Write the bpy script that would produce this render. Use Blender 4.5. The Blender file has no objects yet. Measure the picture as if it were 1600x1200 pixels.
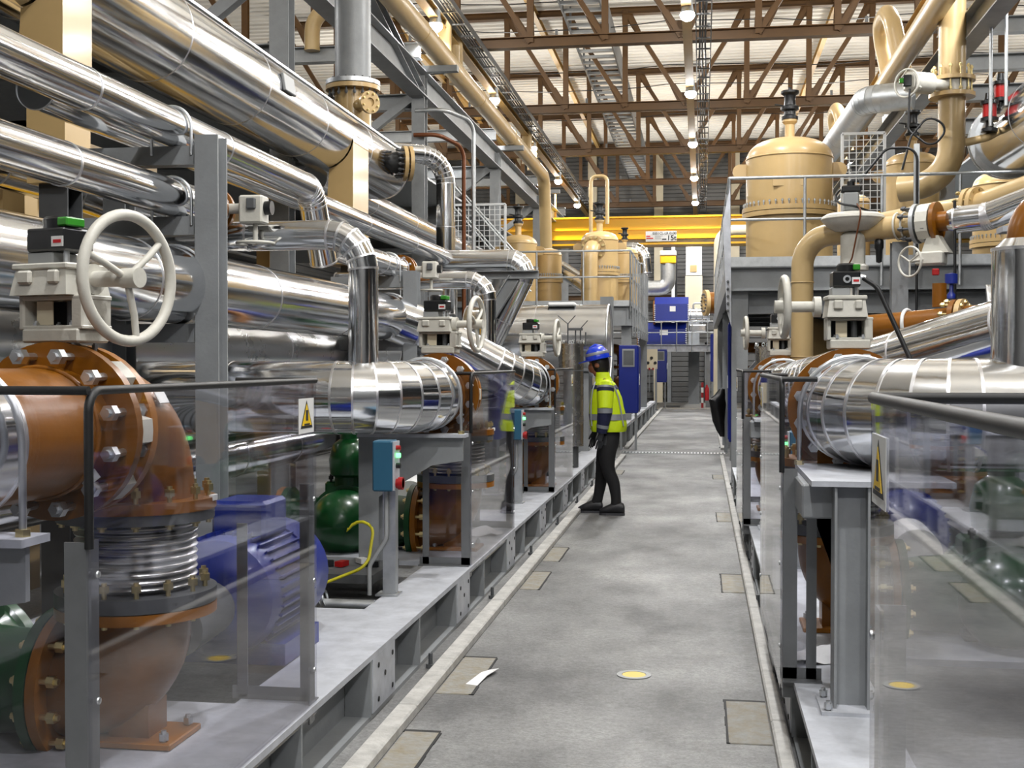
import bpy, math, random
from mathutils import Vector, Matrix
random.seed(7)
SC = bpy.context.scene
COL = SC.collection
PI = math.pi
V = Vector

# ---------------------------------------------------------------- camera, world, exposure
cam_d = bpy.data.cameras.new('camera')
cam_d.sensor_width = 36.0
cam_d.lens = 36.0 * 1900.0 / 1600.0
cam_d.clip_start = 0.05
cam_d.clip_end = 200
cam = bpy.data.objects.new('camera', cam_d)
COL.objects.link(cam)
cam.location = (0, 0, 1.55)
cam.rotation_euler = (math.radians(90 - 0.995), 0, math.radians(8.884))
SC.camera = cam
wd = bpy.data.worlds.new('hall_air')
SC.world = wd
wd.use_nodes = True
wd.node_tree.nodes['Background'].inputs[0].default_value = (0.9, 0.95, 1.0, 1)
wd.node_tree.nodes['Background'].inputs[1].default_value = 0.05
SC.view_settings.view_transform = 'Standard'
SC.view_settings.look = 'None'
SC.view_settings.gamma = 1.0
SC.view_settings.use_curve_mapping = False
SC.view_settings.exposure = 0.0
LAMP_DOWN = 185.0     # watts per high-bay lamp, downwards
ROOF_FILL = 165.0        # watts of the point light added above each lamp to brighten the roof
SC.cycles.transparent_max_bounces = 20
SC.cycles.max_bounces = 5
SC.cycles.glossy_bounces = 3
SC.cycles.diffuse_bounces = 2
SC.cycles.caustics_reflective = False
SC.cycles.caustics_refractive = False
SC.cycles.sample_clamp_indirect = 6.0
SC.cycles.use_adaptive_sampling = True
SC.cycles.adaptive_threshold = 0.03

# ---------------------------------------------------------------- materials
def S(r, g, b):
    f = lambda c: c / 12.92 if c <= 0.04045 else ((c + 0.055) / 1.055) ** 2.4
    return (f(r / 255), f(g / 255), f(b / 255), 1)

M = {}
def mat(name, col, rough=0.5, metal=0.0, var=0.0, vscale=6.0, bump=0.0, bscale=20.0, coat=0.0, rvar=0.0, col2=None, stretch=None, spec=0.5):
    m = bpy.data.materials.new(name)
    m.use_nodes = True
    nt = m.node_tree
    b = nt.nodes['Principled BSDF']
    b.inputs['Base Color'].default_value = col
    b.inputs['Roughness'].default_value = rough
    b.inputs['Metallic'].default_value = metal
    b.inputs['Specular IOR Level'].default_value = spec
    if coat:
        b.inputs['Coat Weight'].default_value = coat
        b.inputs['Coat Roughness'].default_value = 0.12
    tc = nt.nodes.new('ShaderNodeNewGeometry')
    src = tc.outputs['Position']
    if stretch:
        mp = nt.nodes.new('ShaderNodeMapping')
        mp.inputs['Scale'].default_value = stretch
        nt.links.new(src, mp.inputs['Vector'])
        src = mp.outputs['Vector']
    if var or col2 or rvar:
        n = nt.nodes.new('ShaderNodeTexNoise')
        n.inputs['Scale'].default_value = vscale
        n.inputs['Detail'].default_value = 6
        n.inputs['Roughness'].default_value = 0.65
        nt.links.new(src, n.inputs['Vector'])
        if var or col2:
            r = nt.nodes.new('ShaderNodeValToRGB')
            r.color_ramp.elements[0].position = 0.32
            r.color_ramp.elements[1].position = 0.68
            c2 = col2 or tuple(min(1, c * (1 - var)) for c in col[:3]) + (1,)
            r.color_ramp.elements[0].color = c2
            r.color_ramp.elements[1].color = col
            nt.links.new(n.outputs['Fac'], r.inputs['Fac'])
            nt.links.new(r.outputs['Color'], b.inputs['Base Color'])
        if rvar:
            mr = nt.nodes.new('ShaderNodeMapRange')
            mr.inputs['From Min'].default_value = 0.3
            mr.inputs['From Max'].default_value = 0.7
            mr.inputs['To Min'].default_value = max(0.03, rough - rvar)
            mr.inputs['To Max'].default_value = rough + rvar
            nt.links.new(n.outputs['Fac'], mr.inputs['Value'])
            nt.links.new(mr.outputs['Result'], b.inputs['Roughness'])
    if bump:
        n2 = nt.nodes.new('ShaderNodeTexNoise')
        n2.inputs['Scale'].default_value = bscale
        n2.inputs['Detail'].default_value = 4
        nt.links.new(src, n2.inputs['Vector'])
        bp = nt.nodes.new('ShaderNodeBump')
        bp.inputs['Strength'].default_value = bump
        bp.inputs['Distance'].default_value = 0.02
        nt.links.new(n2.outputs['Fac'], bp.inputs['Height'])
        nt.links.new(bp.outputs['Normal'], b.inputs['Normal'])
    M[name] = m
    return m

mat('cladding', (0.83, 0.845, 0.87, 1), 0.125, 1.0, rvar=0.05, vscale=3.0, bump=0.14, bscale=3.4, stretch=(1, .35, 1))
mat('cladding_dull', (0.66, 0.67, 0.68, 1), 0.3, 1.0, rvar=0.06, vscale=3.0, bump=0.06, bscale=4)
mat('band', (0.86, 0.86, 0.88, 1), 0.3, 1.0)
mat('zinc', (0.62, 0.64, 0.66, 1), 0.38, 1.0, rvar=0.08, vscale=20)
mat('galv', (0.55, 0.57, 0.58, 1), 0.45, 0.85, var=0.25, vscale=9, rvar=0.1)
mat('brass_nut', (0.75, 0.62, 0.32, 1), 0.35, 1.0)
mat('bellows', (0.55, 0.55, 0.55, 1), 0.28, 1.0)
mat('steel', S(150, 153, 155), 0.42, 0.0, var=0.22, vscale=3.5, bump=0.05, bscale=60)
mat('steel_light', S(200, 203, 210), 0.45, 0.0, var=0.3, vscale=7, bump=0.04, bscale=40)
mat('steel_dark', S(92, 94, 96), 0.5, 0.0, var=0.2, vscale=5)
mat('guard_frame', S(128, 130, 132), 0.35, 0.4, var=0.15, vscale=8)
mat('brown', S(138, 84, 12), 0.34, 0.0, var=0.25, vscale=5, bump=0.04, bscale=50, coat=0.08, spec=0.4)
mat('orange_flange', S(164, 102, 20), 0.35, 0.0, var=0.15, vscale=7)
mat('tan', S(204, 173, 120), 0.34, 0.0, var=0.10, vscale=2.5, coat=0.2)
mat('tan_pipe', S(205, 177, 127), 0.35, 0.0, var=0.08, vscale=3, coat=0.2)
mat('valve_white', S(214, 211, 200), 0.42, 0.0, var=0.14, vscale=14, bump=0.06, bscale=90)
mat('grey_block', S(158, 160, 160), 0.45)
mat('black_plastic', S(22, 23, 25), 0.32)
mat('black_rubber', S(16, 16, 17), 0.5)
mat('green', S(12, 78, 34), 0.28, 0.0, var=0.25, vscale=6, coat=0.3)
mat('blue', S(24, 44, 136), 0.34, 0.0, var=0.12, vscale=6, coat=0.2)
mat('blue_cab', S(16, 36, 128), 0.35, 0.0, var=0.06)
mat('truss', S(86, 57, 17), 0.55, 0.0, var=0.2, vscale=3)
mat('rail_tan', S(196, 160, 96), 0.5, 0.0, var=0.12, vscale=3)
mat('roof', S(240, 236, 228), 0.6, 0.0, var=0.08, vscale=0.8)
mat('siding', S(118, 118, 117), 0.5, 0.1, var=0.12, vscale=1.0)
mat('crane_yellow', S(240, 180, 14), 0.4, 0.0, var=0.06, vscale=2)
mat('cream', S(226, 214, 186), 0.45, 0.0, var=0.06, vscale=3)
mat('white_paint', S(235, 235, 232), 0.45)
mat('label_white', S(232, 232, 230), 0.5)
mat('sign_yellow', S(246, 204, 18), 0.45)
mat('ink', S(24, 24, 26), 0.6)
mat('ink_red', S(196, 30, 36), 0.5)
mat('red', S(160, 18, 18), 0.35)
mat('teal_box', S(46, 94, 120), 0.4, 0.0, var=0.06)
mat('yellow_cable', S(214, 204, 40), 0.5)
mat('stain', S(120, 118, 112), 0.7)
mat('cable_black', S(18, 18, 20), 0.45)
mat('copper', S(112, 64, 34), 0.4, 0.3)
mat('stainless', (0.62, 0.60, 0.56, 1), 0.26, 1.0, rvar=0.06, vscale=8)
mat('hivis', S(214, 240, 22), 0.6, 0.0, var=0.08, vscale=10, bump=0.25, bscale=18)
mat('navy', S(22, 26, 62), 0.7, bump=0.2, bscale=22)
mat('reflective', S(150, 154, 160), 0.4, 0.3)
mat('trousers', S(16, 16, 19), 0.75, bump=0.15, bscale=25)
mat('skin', S(150, 96, 70), 0.5)
mat('hair', S(18, 14, 13), 0.45)
mat('helmet', S(24, 62, 200), 0.22, coat=0.4)
mat('glove', S(52, 54, 58), 0.7)
mat('shoe', S(26, 26, 30), 0.5)
mat('sole', S(60, 60, 64), 0.6)
mat('plug_yellow', S(232, 200, 84), 0.5)
mat('paper', S(238, 238, 238), 0.6)
mat('rag', S(222, 222, 224), 0.7, bump=0.4, bscale=12)
mat('bag', S(10, 10, 11), 0.28, bump=0.5, bscale=7)
mat('dark', S(30, 30, 30), 0.7)
mat('duct', (0.6, 0.61, 0.6, 1), 0.4, 0.9, var=0.2, vscale=12)
mat('mesh_white', S(214, 216, 216), 0.5)

def emit(name, col, st):
    m = bpy.data.materials.new(name)
    m.use_nodes = True
    b = m.node_tree.nodes['Principled BSDF']
    b.inputs['Base Color'].default_value = col
    b.inputs['Emission Color'].default_value = col
    b.inputs['Emission Strength'].default_value = st
    M[name] = m
emit('lamp_glass', (1, 0.985, 0.95, 1), 45)
emit('led_green', (0.15, 1, 0.25, 1), 3)
emit('led_blue', (0.2, 0.3, 1, 1), 3)
mat('lens_green', S(56, 140, 44), 0.25)

def concrete():
    m = bpy.data.materials.new('concrete')
    m.use_nodes = True
    nt = m.node_tree
    b = nt.nodes['Principled BSDF']
    g = nt.nodes.new('ShaderNodeNewGeometry')
    def noise(sc, det, stretch=(1, 1, 1), rough=0.6):
        mp = nt.nodes.new('ShaderNodeMapping')
        mp.inputs['Scale'].default_value = stretch
        nt.links.new(g.outputs['Position'], mp.inputs['Vector'])
        n = nt.nodes.new('ShaderNodeTexNoise')
        n.inputs['Scale'].default_value = sc
        n.inputs['Detail'].default_value = det
        n.inputs['Roughness'].default_value = rough
        nt.links.new(mp.outputs['Vector'], n.inputs['Vector'])
        return n.outputs['Fac']
    def ramp(f, p0, c0, p1, c1):
        r = nt.nodes.new('ShaderNodeValToRGB')
        r.color_ramp.elements[0].position = p0
        r.color_ramp.elements[0].color = c0
        r.color_ramp.elements[1].position = p1
        r.color_ramp.elements[1].color = c1
        nt.links.new(f, r.inputs['Fac'])
        return r.outputs['Color']
    def mul(a, c, fac):
        x = nt.nodes.new('ShaderNodeMix')
        x.data_type = 'RGBA'
        x.blend_type = 'MULTIPLY'
        x.inputs['Factor'].default_value = fac
        nt.links.new(a, x.inputs[6])
        nt.links.new(c, x.inputs[7])
        return x.outputs[2]
    base = ramp(noise(1.1, 8, (1, .7, 1)), .34, S(112, 112, 112), .68, S(184, 184, 182))
    fine = ramp(noise(26, 6, rough=.75), .32, (.5, .5, .49, 1), .62, (1, 1, 1, 1))
    grain = ramp(noise(70, 4, rough=.8), .36, (.5, .5, .5, 1), .56, (1, 1, 1, 1))
    stain = ramp(noise(.55, 4, (1.2, .5, 1)), .42, (.62, .62, .63, 1), .6, (1, 1, 1, 1))
    c = mul(mul(mul(base, fine, .75), grain, .6), stain, .9)
    nt.links.new(c, b.inputs['Base Color'])
    rr = nt.nodes.new('ShaderNodeMapRange')
    rr.inputs['To Min'].default_value = .38
    rr.inputs['To Max'].default_value = .75
    nt.links.new(noise(2.2, 5), rr.inputs['Value'])
    nt.links.new(rr.outputs['Result'], b.inputs['Roughness'])
    bp = nt.nodes.new('ShaderNodeBump')
    bp.inputs['Strength'].default_value = .25
    bp.inputs['Distance'].default_value = .01
    nt.links.new(noise(45, 6), bp.inputs['Height'])
    nt.links.new(bp.outputs['Normal'], b.inputs['Normal'])
    M['concrete'] = m
concrete()
mat('kerb', S(205, 203, 198), 0.6, var=0.35, vscale=9, bump=0.3, bscale=30)
mat('patch', S(150, 150, 147), 0.65, col2=S(140, 131, 110), vscale=14, bump=0.3, bscale=40)

def plexi():
    m = bpy.data.materials.new('plexiglass')
    m.use_nodes = True
    nt = m.node_tree
    nt.nodes.remove(nt.nodes['Principled BSDF'])
    out = nt.nodes['Material Output']
    geo = nt.nodes.new('ShaderNodeNewGeometry')
    ior = nt.nodes.new('ShaderNodeMapRange')
    ior.inputs['To Min'].default_value = 1.49
    ior.inputs['To Max'].default_value = 1 / 1.49
    nt.links.new(geo.outputs['Backfacing'], ior.inputs['Value'])
    fr = nt.nodes.new('ShaderNodeFresnel')
    nt.links.new(ior.outputs['Result'], fr.inputs['IOR'])
    tr = nt.nodes.new('ShaderNodeBsdfTransparent')
    tr.inputs['Color'].default_value = (.93, .93, .955, 1)
    gl = nt.nodes.new('ShaderNodeBsdfGlossy')
    gl.inputs['Roughness'].default_value = .02
    gl.inputs['Color'].default_value = (1, 1, 1, 1)
    df = nt.nodes.new('ShaderNodeBsdfDiffuse')
    df.inputs['Color'].default_value = (.72, .73, .78, 1)
    n = nt.nodes.new('ShaderNodeTexNoise')
    n.inputs['Scale'].default_value = 3.5
    n.inputs['Detail'].default_value = 8
    n.inputs['Roughness'].default_value = .7
    nt.links.new(geo.outputs['Position'], n.inputs['Vector'])
    mr = nt.nodes.new('ShaderNodeMapRange')
    mr.inputs['From Min'].default_value = .35
    mr.inputs['From Max'].default_value = .75
    mr.inputs['To Min'].default_value = .001
    mr.inputs['To Max'].default_value = .011
    nt.links.new(n.outputs['Fac'], mr.inputs['Value'])
    m1 = nt.nodes.new('ShaderNodeMixShader')
    nt.links.new(mr.outputs['Result'], m1.inputs[0])
    nt.links.new(tr.outputs[0], m1.inputs[1])
    nt.links.new(df.outputs[0], m1.inputs[2])
    m2 = nt.nodes.new('ShaderNodeMixShader')
    nt.links.new(fr.outputs[0], m2.inputs[0])
    nt.links.new(m1.outputs[0], m2.inputs[1])
    nt.links.new(gl.outputs[0], m2.inputs[2])
    nt.links.new(m2.outputs[0], out.inputs['Surface'])
    M['plexi'] = m
plexi()

# ---------------------------------------------------------------- geometry helpers
def frame_of(d, up=None):
    d = V(d).normalized()
    u = V(up) if up is not None else (V((0, 0, 1)) if abs(d.z) < 0.95 else V((0, 1, 0)))
    a = d.cross(u)
    if a.length < 1e-6:
        u = V((1, 0, 0))
        a = d.cross(u)
    a.normalize()
    b = a.cross(d).normalized()
    return a, b, d      # side, up, along

class G:
    def __init__(s):
        s.v = []
        s.f = []
    def add(s, vs, fs):
        o = len(s.v)
        s.v += [tuple(p) for p in vs]
        s.f += [tuple(i + o for i in f) for f in fs]
        return s
    def box(s, c, size, rz=0, ch=0.0, R=None):
        hx, hy, hz = size[0] / 2, size[1] / 2, size[2] / 2
        ch = min(ch, hx * .9, hy * .9, hz * .9)
        R = R or (Matrix.Rotation(rz, 3, 'Z') if rz else None)
        vs = []
        if ch <= 0:
            pts = [(x, y, z) for x in (-hx, hx) for y in (-hy, hy) for z in (-hz, hz)]
            fs = [(0, 1, 3, 2), (4, 6, 7, 5), (0, 4, 5, 1), (2, 3, 7, 6), (0, 2, 6, 4), (1, 5, 7, 3)]
        else:
            pts = []
            idx = {}
            for sx in (-1, 1):
                for sy in (-1, 1):
                    for sz in (-1, 1):
                        for a in range(3):
                            q = [sx * (hx - ch), sy * (hy - ch), sz * (hz - ch)]
                            q[a] += ch * (sx, sy, sz)[a]
                            idx[(sx, sy, sz, a)] = len(pts)
                            pts.append(tuple(q))
            fs = []
            for a in range(3):
                b, c2 = [k for k in range(3) if k != a]
                for sg in (-1, 1):
                    loop = []
                    for (p, q) in ((-1, -1), (1, -1), (1, 1), (-1, 1)):
                        t = [0, 0, 0]
                        t[a] = sg
                        t[b] = p
                        t[c2] = q
                        loop.append(idx[(t[0], t[1], t[2], a)])
                    fs.append(tuple(loop))
                for p in (-1, 1):
                    for q in (-1, 1):
                        lo = []
                        for w in (-1, 1):
                            t = [0, 0, 0]
                            t[a] = w
                            t[b] = p
                            t[c2] = q
                            lo.append((idx[(*t, b)], idx[(*t, c2)]))
                        fs.append((lo[0][0], lo[0][1], lo[1][1], lo[1][0]))
            for sx in (-1, 1):
                for sy in (-1, 1):
                    for sz in (-1, 1):
                        fs.append(tuple(idx[(sx, sy, sz, a)] for a in range(3)))
        c = V(c)
        for p in pts:
            p = V(p)
            if R:
                p = R @ p
            vs.append(p + c)
        return s.add(vs, fs)
    def bx(s, x0, x1, y0, y1, z0, z1, ch=0.0):
        return s.box(((x0 + x1) / 2, (y0 + y1) / 2, (z0 + z1) / 2), (abs(x1 - x0), abs(y1 - y0), abs(z1 - z0)), ch=ch)
    def cyl(s, p0, p1, r0, r1=None, n=16, caps=3, ph=0.0):
        p0, p1 = V(p0), V(p1)
        r1 = r0 if r1 is None else r1
        a, b, d = frame_of(p1 - p0)
        vs = []
        for (p, r) in ((p0, r0), (p1, r1)):
            for i in range(n):
                t = 2 * PI * i / n + ph
                vs.append(p + a * (r * math.cos(t)) + b * (r * math.sin(t)))
        fs = [(i, (i + 1) % n, n + (i + 1) % n, n + i) for i in range(n)]
        if caps & 1:
            fs.append(tuple(reversed(range(n))))
        if caps & 2:
            fs.append(tuple(range(n, 2 * n)))
        return s.add(vs, fs)
    def ring(s, c, axis, ro, ri, t, n=32):
        c = V(c)
        a, b, d = frame_of(axis)
        vs = []
        for (h, r) in ((-t / 2, ri), (-t / 2, ro), (t / 2, ro), (t / 2, ri)):
            for i in range(n):
                q = 2 * PI * i / n
                vs.append(c + d * h + a * (r * math.cos(q)) + b * (r * math.sin(q)))
        fs = []
        for k in range(4):
            o, o2 = k * n, ((k + 1) % 4) * n
            for i in range(n):
                j = (i + 1) % n
                fs.append((o + i, o + j, o2 + j, o2 + i))
        return s.add(vs, fs)
    def lathe(s, prof, c, axis=(0, 0, 1), n=32, a0=None):
        c = V(c)
        a, b, d = frame_of(axis)
        vs = []
        for (r, h) in prof:
            for i in range(n):
                q = 2 * PI * i / n
                vs.append(c + d * h + a * (r * math.cos(q)) + b * (r * math.sin(q)))
        fs = []
        for k in range(len(prof) - 1):
            for i in range(n):
                j = (i + 1) % n
                fs.append((k * n + i, k * n + j, (k + 1) * n + j, (k + 1) * n + i))
        if prof[0][0] > 1e-4:
            fs.append(tuple(reversed(range(n))))
        if prof[-1][0] > 1e-4:
            o = (len(prof) - 1) * n
            fs.append(tuple(range(o, o + n)))
        return s.add(vs, fs)
    def sweep(s, path, rad, n=12, closed=False, caps=True, sq=None):
        P = [V(p) for p in path]
        m = len(P)
        rad = rad if isinstance(rad, (list, tuple)) else [rad] * m
        T = []
        for i in range(m):
            if closed:
                t = (P[(i + 1) % m] - P[i]).normalized() + (P[i] - P[i - 1]).normalized()
            elif i == 0:
                t = P[1] - P[0]
            elif i == m - 1:
                t = P[-1] - P[-2]
            else:
                t = (P[i + 1] - P[i]).normalized() + (P[i] - P[i - 1]).normalized()
            T.append(t.normalized())
        a, b, d = frame_of(T[0])
        vs = []
        for i in range(m):
            if i:
                q = T[i - 1].rotation_difference(T[i])
                a = q @ a
                b = q @ b
            k = 1.0
            if 0 < i < m - 1 or closed:
                cs = T[i].dot((P[i] - P[i - 1]).normalized())
                k = 1.0 / max(.5, cs)
            u = (P[i] - P[i - 1]).normalized() if i else T[0]
            # stretch in the bend plane for true mitres
            bn = T[i].cross(u)
            for j in range(n):
                t = 2 * PI * j / n
                if sq:
                    off = a * (sq[0] * (1 if math.cos(t + .01) > 0 else -1)) + b * (sq[1] * (1 if math.sin(t + .01) > 0 else -1))
                else:
                    off = a * (rad[i] * math.cos(t)) + b * (rad[i] * math.sin(t))
                if k > 1.001 and bn.length > 1e-6:
                    e = bn.normalized().cross(T[i]).normalized()
                    off = off + e * (off.dot(e) * (k - 1))
                vs.append(P[i] + off)
        fs = []
        for i in range(m if closed else m - 1):
            o, o2 = i * n, ((i + 1) % m) * n
            for j in range(n):
                fs.append((o + j, o + (j + 1) % n, o2 + (j + 1) % n, o2 + j))
        if caps and not closed:
            fs.append(tuple(reversed(range(n))))
            fs.append(tuple(range((m - 1) * n, m * n)))
        return s.add(vs, fs)
    def torus(s, c, axis, R, r, n=40, k=10):
        a, b, d = frame_of(axis)
        c = V(c)
        vs, fs = [], []
        for i in range(n):
            t = 2 * PI * i / n
            e = a * math.cos(t) + b * math.sin(t)
            for j in range(k):
                q = 2 * PI * j / k
                vs.append(c + e * (R + r * math.cos(q)) + d * (r * math.sin(q)))
        for i in range(n):
            for j in range(k):
                fs.append((i * k + j, ((i + 1) % n) * k + j, ((i + 1) % n) * k + (j + 1) % k, i * k + (j + 1) % k))
        return s.add(vs, fs)
    def prism(s, poly, ext):
        n = len(poly)
        e = V(ext)
        vs = [V(p) for p in poly] + [V(p) + e for p in poly]
        fs = [tuple(reversed(range(n))), tuple(range(n, 2 * n))]
        fs += [(i, (i + 1) % n, n + (i + 1) % n, n + i) for i in range(n)]
        return s.add(vs, fs)
    def bar(s, p0, p1, w, h, up=None):
        p0, p1 = V(p0), V(p1)
        a, b, d = frame_of(p1 - p0, up)
        q = [p0 + a * (x * w / 2) + b * (y * h / 2) for x, y in ((-1, -1), (1, -1), (1, 1), (-1, 1))]
        return s.prism(q, p1 - p0)
    def prof(s, p0, p1, pts, up=None):
        p0, p1 = V(p0), V(p1)
        a, b, d = frame_of(p1 - p0, up)
        return s.prism([p0 + a * x + b * y for x, y in pts], p1 - p0)
    def ibeam(s, p0, p1, w, h, t=.012, up=None):
        W, H = w / 2, h / 2
        pts = [(-W, -H), (W, -H), (W, -H + t), (t / 2, -H + t), (t / 2, H - t), (W, H - t), (W, H), (-W, H), (-W, H - t), (-t / 2, H - t), (-t / 2, -H + t), (-W, -H + t)]
        return s.prof(p0, p1, pts, up)
    def chan(s, p0, p1, w, h, t=.012, up=None):
        W, H = w / 2, h / 2
        pts = [(-W, -H), (W, -H), (W, -H + t), (-W + t, -H + t), (-W + t, H - t), (W, H - t), (W, H), (-W, H)]
        return s.prof(p0, p1, pts, up)
    def angle(s, p0, p1, w, t=.006, up=None, fx=1, fy=1):
        pts = [(0, 0), (w * fx, 0), (w * fx, t * fy), (t * fx, t * fy), (t * fx, w * fy), (0, w * fy)]
        return s.prof(p0, p1, pts, up)

WLOC = {}
NOBJ = [0]
def mesh_of(name, g, m, smooth=35.0, origin=None):
    me = bpy.data.meshes.new(name)
    o = V(origin) if origin is not None else V((0, 0, 0))
    me.from_pydata([(p[0] - o.x, p[1] - o.y, p[2] - o.z) for p in g.v], [], g.f)
    if isinstance(m, str):
        me.materials.append(M[m])
    me.update()
    if smooth:
        me.shade_smooth()
        me.set_sharp_from_angle(angle=math.radians(smooth))
    return me

def link(o, parent, w):
    COL.objects.link(o)
    w = V(w)
    WLOC[o.name] = w
    if parent is not None:
        o.parent = parent
        o.location = w - WLOC[parent.name]
    else:
        o.location = w
    return o

def tag(o, label=None, cat=None, group=None, kind=None):
    if label: o['label'] = label
    if cat: o['category'] = cat
    if group: o['group'] = group
    if kind: o['kind'] = kind
    return o

def put(name, g, m, parent=None, smooth=35.0, label=None, cat=None, group=None, kind=None):
    xs = [p[0] for p in g.v]; ys = [p[1] for p in g.v]; zs = [p[2] for p in g.v]
    c = V(((min(xs) + max(xs)) / 2, (min(ys) + max(ys)) / 2, (min(zs) + max(zs)) / 2 if parent is not None else min(zs)))
    o = bpy.data.objects.new(name, mesh_of(name, g, m, smooth, c))
    link(o, parent, c)
    return tag(o, label, cat, group, kind)

def thing(name, label, cat, loc, group=None, kind=None):
    o = bpy.data.objects.new(name, None)
    o.empty_display_size = .1
    link(o, None, loc)
    return tag(o, label, cat, group, kind)

def inst(name, me, parent, loc, R=None):
    o = bpy.data.objects.new(name, me)
    link(o, parent, loc)
    if R is not None:
        o.rotation_euler = R.to_euler()
    return o

def rot_to(axis):
    a, b, d = frame_of(axis)
    return Matrix((a, b, d)).transposed()

BOLT = {}
def bolt_mesh(r, L, m='zinc', both=True):
    k = (round(r, 4), round(L, 4), m, both)
    if k not in BOLT:
        g = G()
        g.cyl((0, 0, L / 2), (0, 0, L / 2 + r * 1.3), r, n=6)
        g.cyl((0, 0, L / 2 + r * 1.3), (0, 0, L / 2 + r * 1.9), r * .55, n=8)
        if both:
            g.cyl((0, 0, -L / 2), (0, 0, -L / 2 - r * 1.3), r, n=6)
            g.cyl((0, 0, -L / 2 - r * 1.3), (0, 0, -L / 2 - r * 1.9), r * .55, n=8)
        g.cyl((0, 0, -L / 2), (0, 0, L / 2), r * .5, n=8, caps=0)
        BOLT[k] = mesh_of('bolt', g, m, 30)
    return BOLT[k]

def flange(parent, c, axis, R, ri, t, nb=0, br=.016, m='orange_flange', name='flange', L=None, bm='zinc', both=True, rb=None):
    g = G().ring(c, axis, R, ri, t, 40)
    fo = put(name, g, m, parent, 30)
    if nb:
        me = bolt_mesh(br, L or t, bm, both)
        Rm = rot_to(axis)
        a, b, d = frame_of(axis)
        rr = rb or (R + ri) / 2 + .012
        rr = min(rr, R - br * 1.05)
        for i in range(nb):
            q = 2 * PI * (i + .5) / nb
            inst('bolt', me, fo, V(c) + a * (rr * math.cos(q)) + b * (rr * math.sin(q)), Rm)
    return fo

def fillet(pts, R, seg=5):
    """polyline with rounded corners -> list of (point, is_bend_point)"""
    P = [V(p) for p in pts]
    out = [(P[0], 0)]
    for i in range(1, len(P) - 1):
        r = R[i - 1] if isinstance(R, (list, tuple)) else R
        u = (P[i - 1] - P[i]).normalized()
        w = (P[i + 1] - P[i]).normalized()
        ang = u.angle(w)
        if r <= 0 or ang > PI - .02:
            out.append((P[i], 0))
            continue
        t = r / math.tan(ang / 2)
        c = P[i] + (u + w).normalized() * (r / math.sin(ang / 2))
        s0 = P[i] + u * t - c
        s1 = P[i] + w * t - c
        tot = s0.angle(s1)
        ax = s0.cross(s1).normalized()
        for k in range(seg + 1):
            out.append((c + Matrix.Rotation(tot * k / seg, 3, ax) @ s0, 1))
    out.append((P[-1], 0))
    return out

def path_of(pts, R, seg=6):
    return [p for p, _ in fillet(pts, R, seg)]

def clad_pipe(name, label, cat, pts, r, R=.3, sec=1.3, seg=5, m='cladding', group=None, bands=True, n=36, bm='band', bw=.012, bt=.0032, endcap=True, parent=None):
    """sheet-metal clad pipe: every straight sheet and every elbow gore is a part, a bead at every joint"""
    fp = fillet(pts, R, seg)
    P = [fp[0]]
    for i in range(1, len(fp)):
        a, b = P[-1], fp[i]
        if not (a[1] and b[1]):
            L = (b[0] - a[0]).length
            k = max(1, int(round(L / sec)))
            for q in range(1, k):
                P.append((a[0].lerp(b[0], q / k), 0))
        if (b[0] - P[-1][0]).length > 1e-4:
            P.append(b)
    pos = [p for p, _ in P]
    lo = min(pos, key=lambda p: p.z)
    t = parent or thing(name, label, cat, lo, group)
    m_ = len(pos)
    # one long sweep, cut up per segment so that mitres match
    full = G().sweep(pos, r, n, caps=False)
    for i in range(m_ - 1):
        g = G()
        vs = full.v[i * n:(i + 2) * n]
        fs = [(j, (j + 1) % n, n + (j + 1) % n, n + j) for j in range(n)]
        if endcap and i == 0: fs.append(tuple(reversed(range(n))))
        if endcap and i == m_ - 2: fs.append(tuple(range(n, 2 * n)))
        g.add(vs, fs)
        bend = P[i][1] and P[i + 1][1]
        put('elbow_gore' if bend else 'cladding_sheet', g, m, t, 50)
    if bands:
        for i in range(0, m_):
            vs = [V(q) for q in full.v[i * n:(i + 1) * n]]
            c = pos[i]
            d = (pos[min(i + 1, m_ - 1)] - pos[max(i - 1, 0)]).normalized()
            g = G()
            A, B = [], []
            for q in vs:
                e = (q - c).normalized() * bt
                A.append(q + e - d * bw / 2)
                B.append(q + e + d * bw / 2)
            A2 = [q - d * bw / 2 for q in vs]
            B2 = [q + d * bw / 2 for q in vs]
            g.add(A2 + A + B + B2, [(k * n + j, k * n + (j + 1) % n, (k + 1) * n + (j + 1) % n, (k + 1) * n + j) for k in range(3) for j in range(n)])
            put('seam_band', g, bm, t, 50)
    return t

def plain_pipe(name, label, cat, pts, r, R=.2, m='tan_pipe', seg=8, n=24, group=None, parent=None):
    g = G().sweep(path_of(pts, R, seg), r, n)
    if parent is not None:
        return put(name, g, m, parent, 50)
    return put(name, g, m, None, 50, label, cat, group)

def text(body, size, loc, R, m, parent, name='lettering', ext=.001, align='CENTER'):
    c = bpy.data.curves.new(name, 'FONT')
    c.body = body
    c.size = size
    c.align_x = align
    c.align_y = 'CENTER'
    c.extrude = ext
    c.offset = size * .022
    c.materials.append(M[m])
    tmp = bpy.data.objects.new(name, c)
    COL.objects.link(tmp)
    me = bpy.data.meshes.new_from_object(tmp.evaluated_get(bpy.context.evaluated_depsgraph_get()))
    bpy.data.objects.remove(tmp)
    o = bpy.data.objects.new(name, me)
    link(o, parent, loc)
    o.rotation_euler = R
    return o
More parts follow.
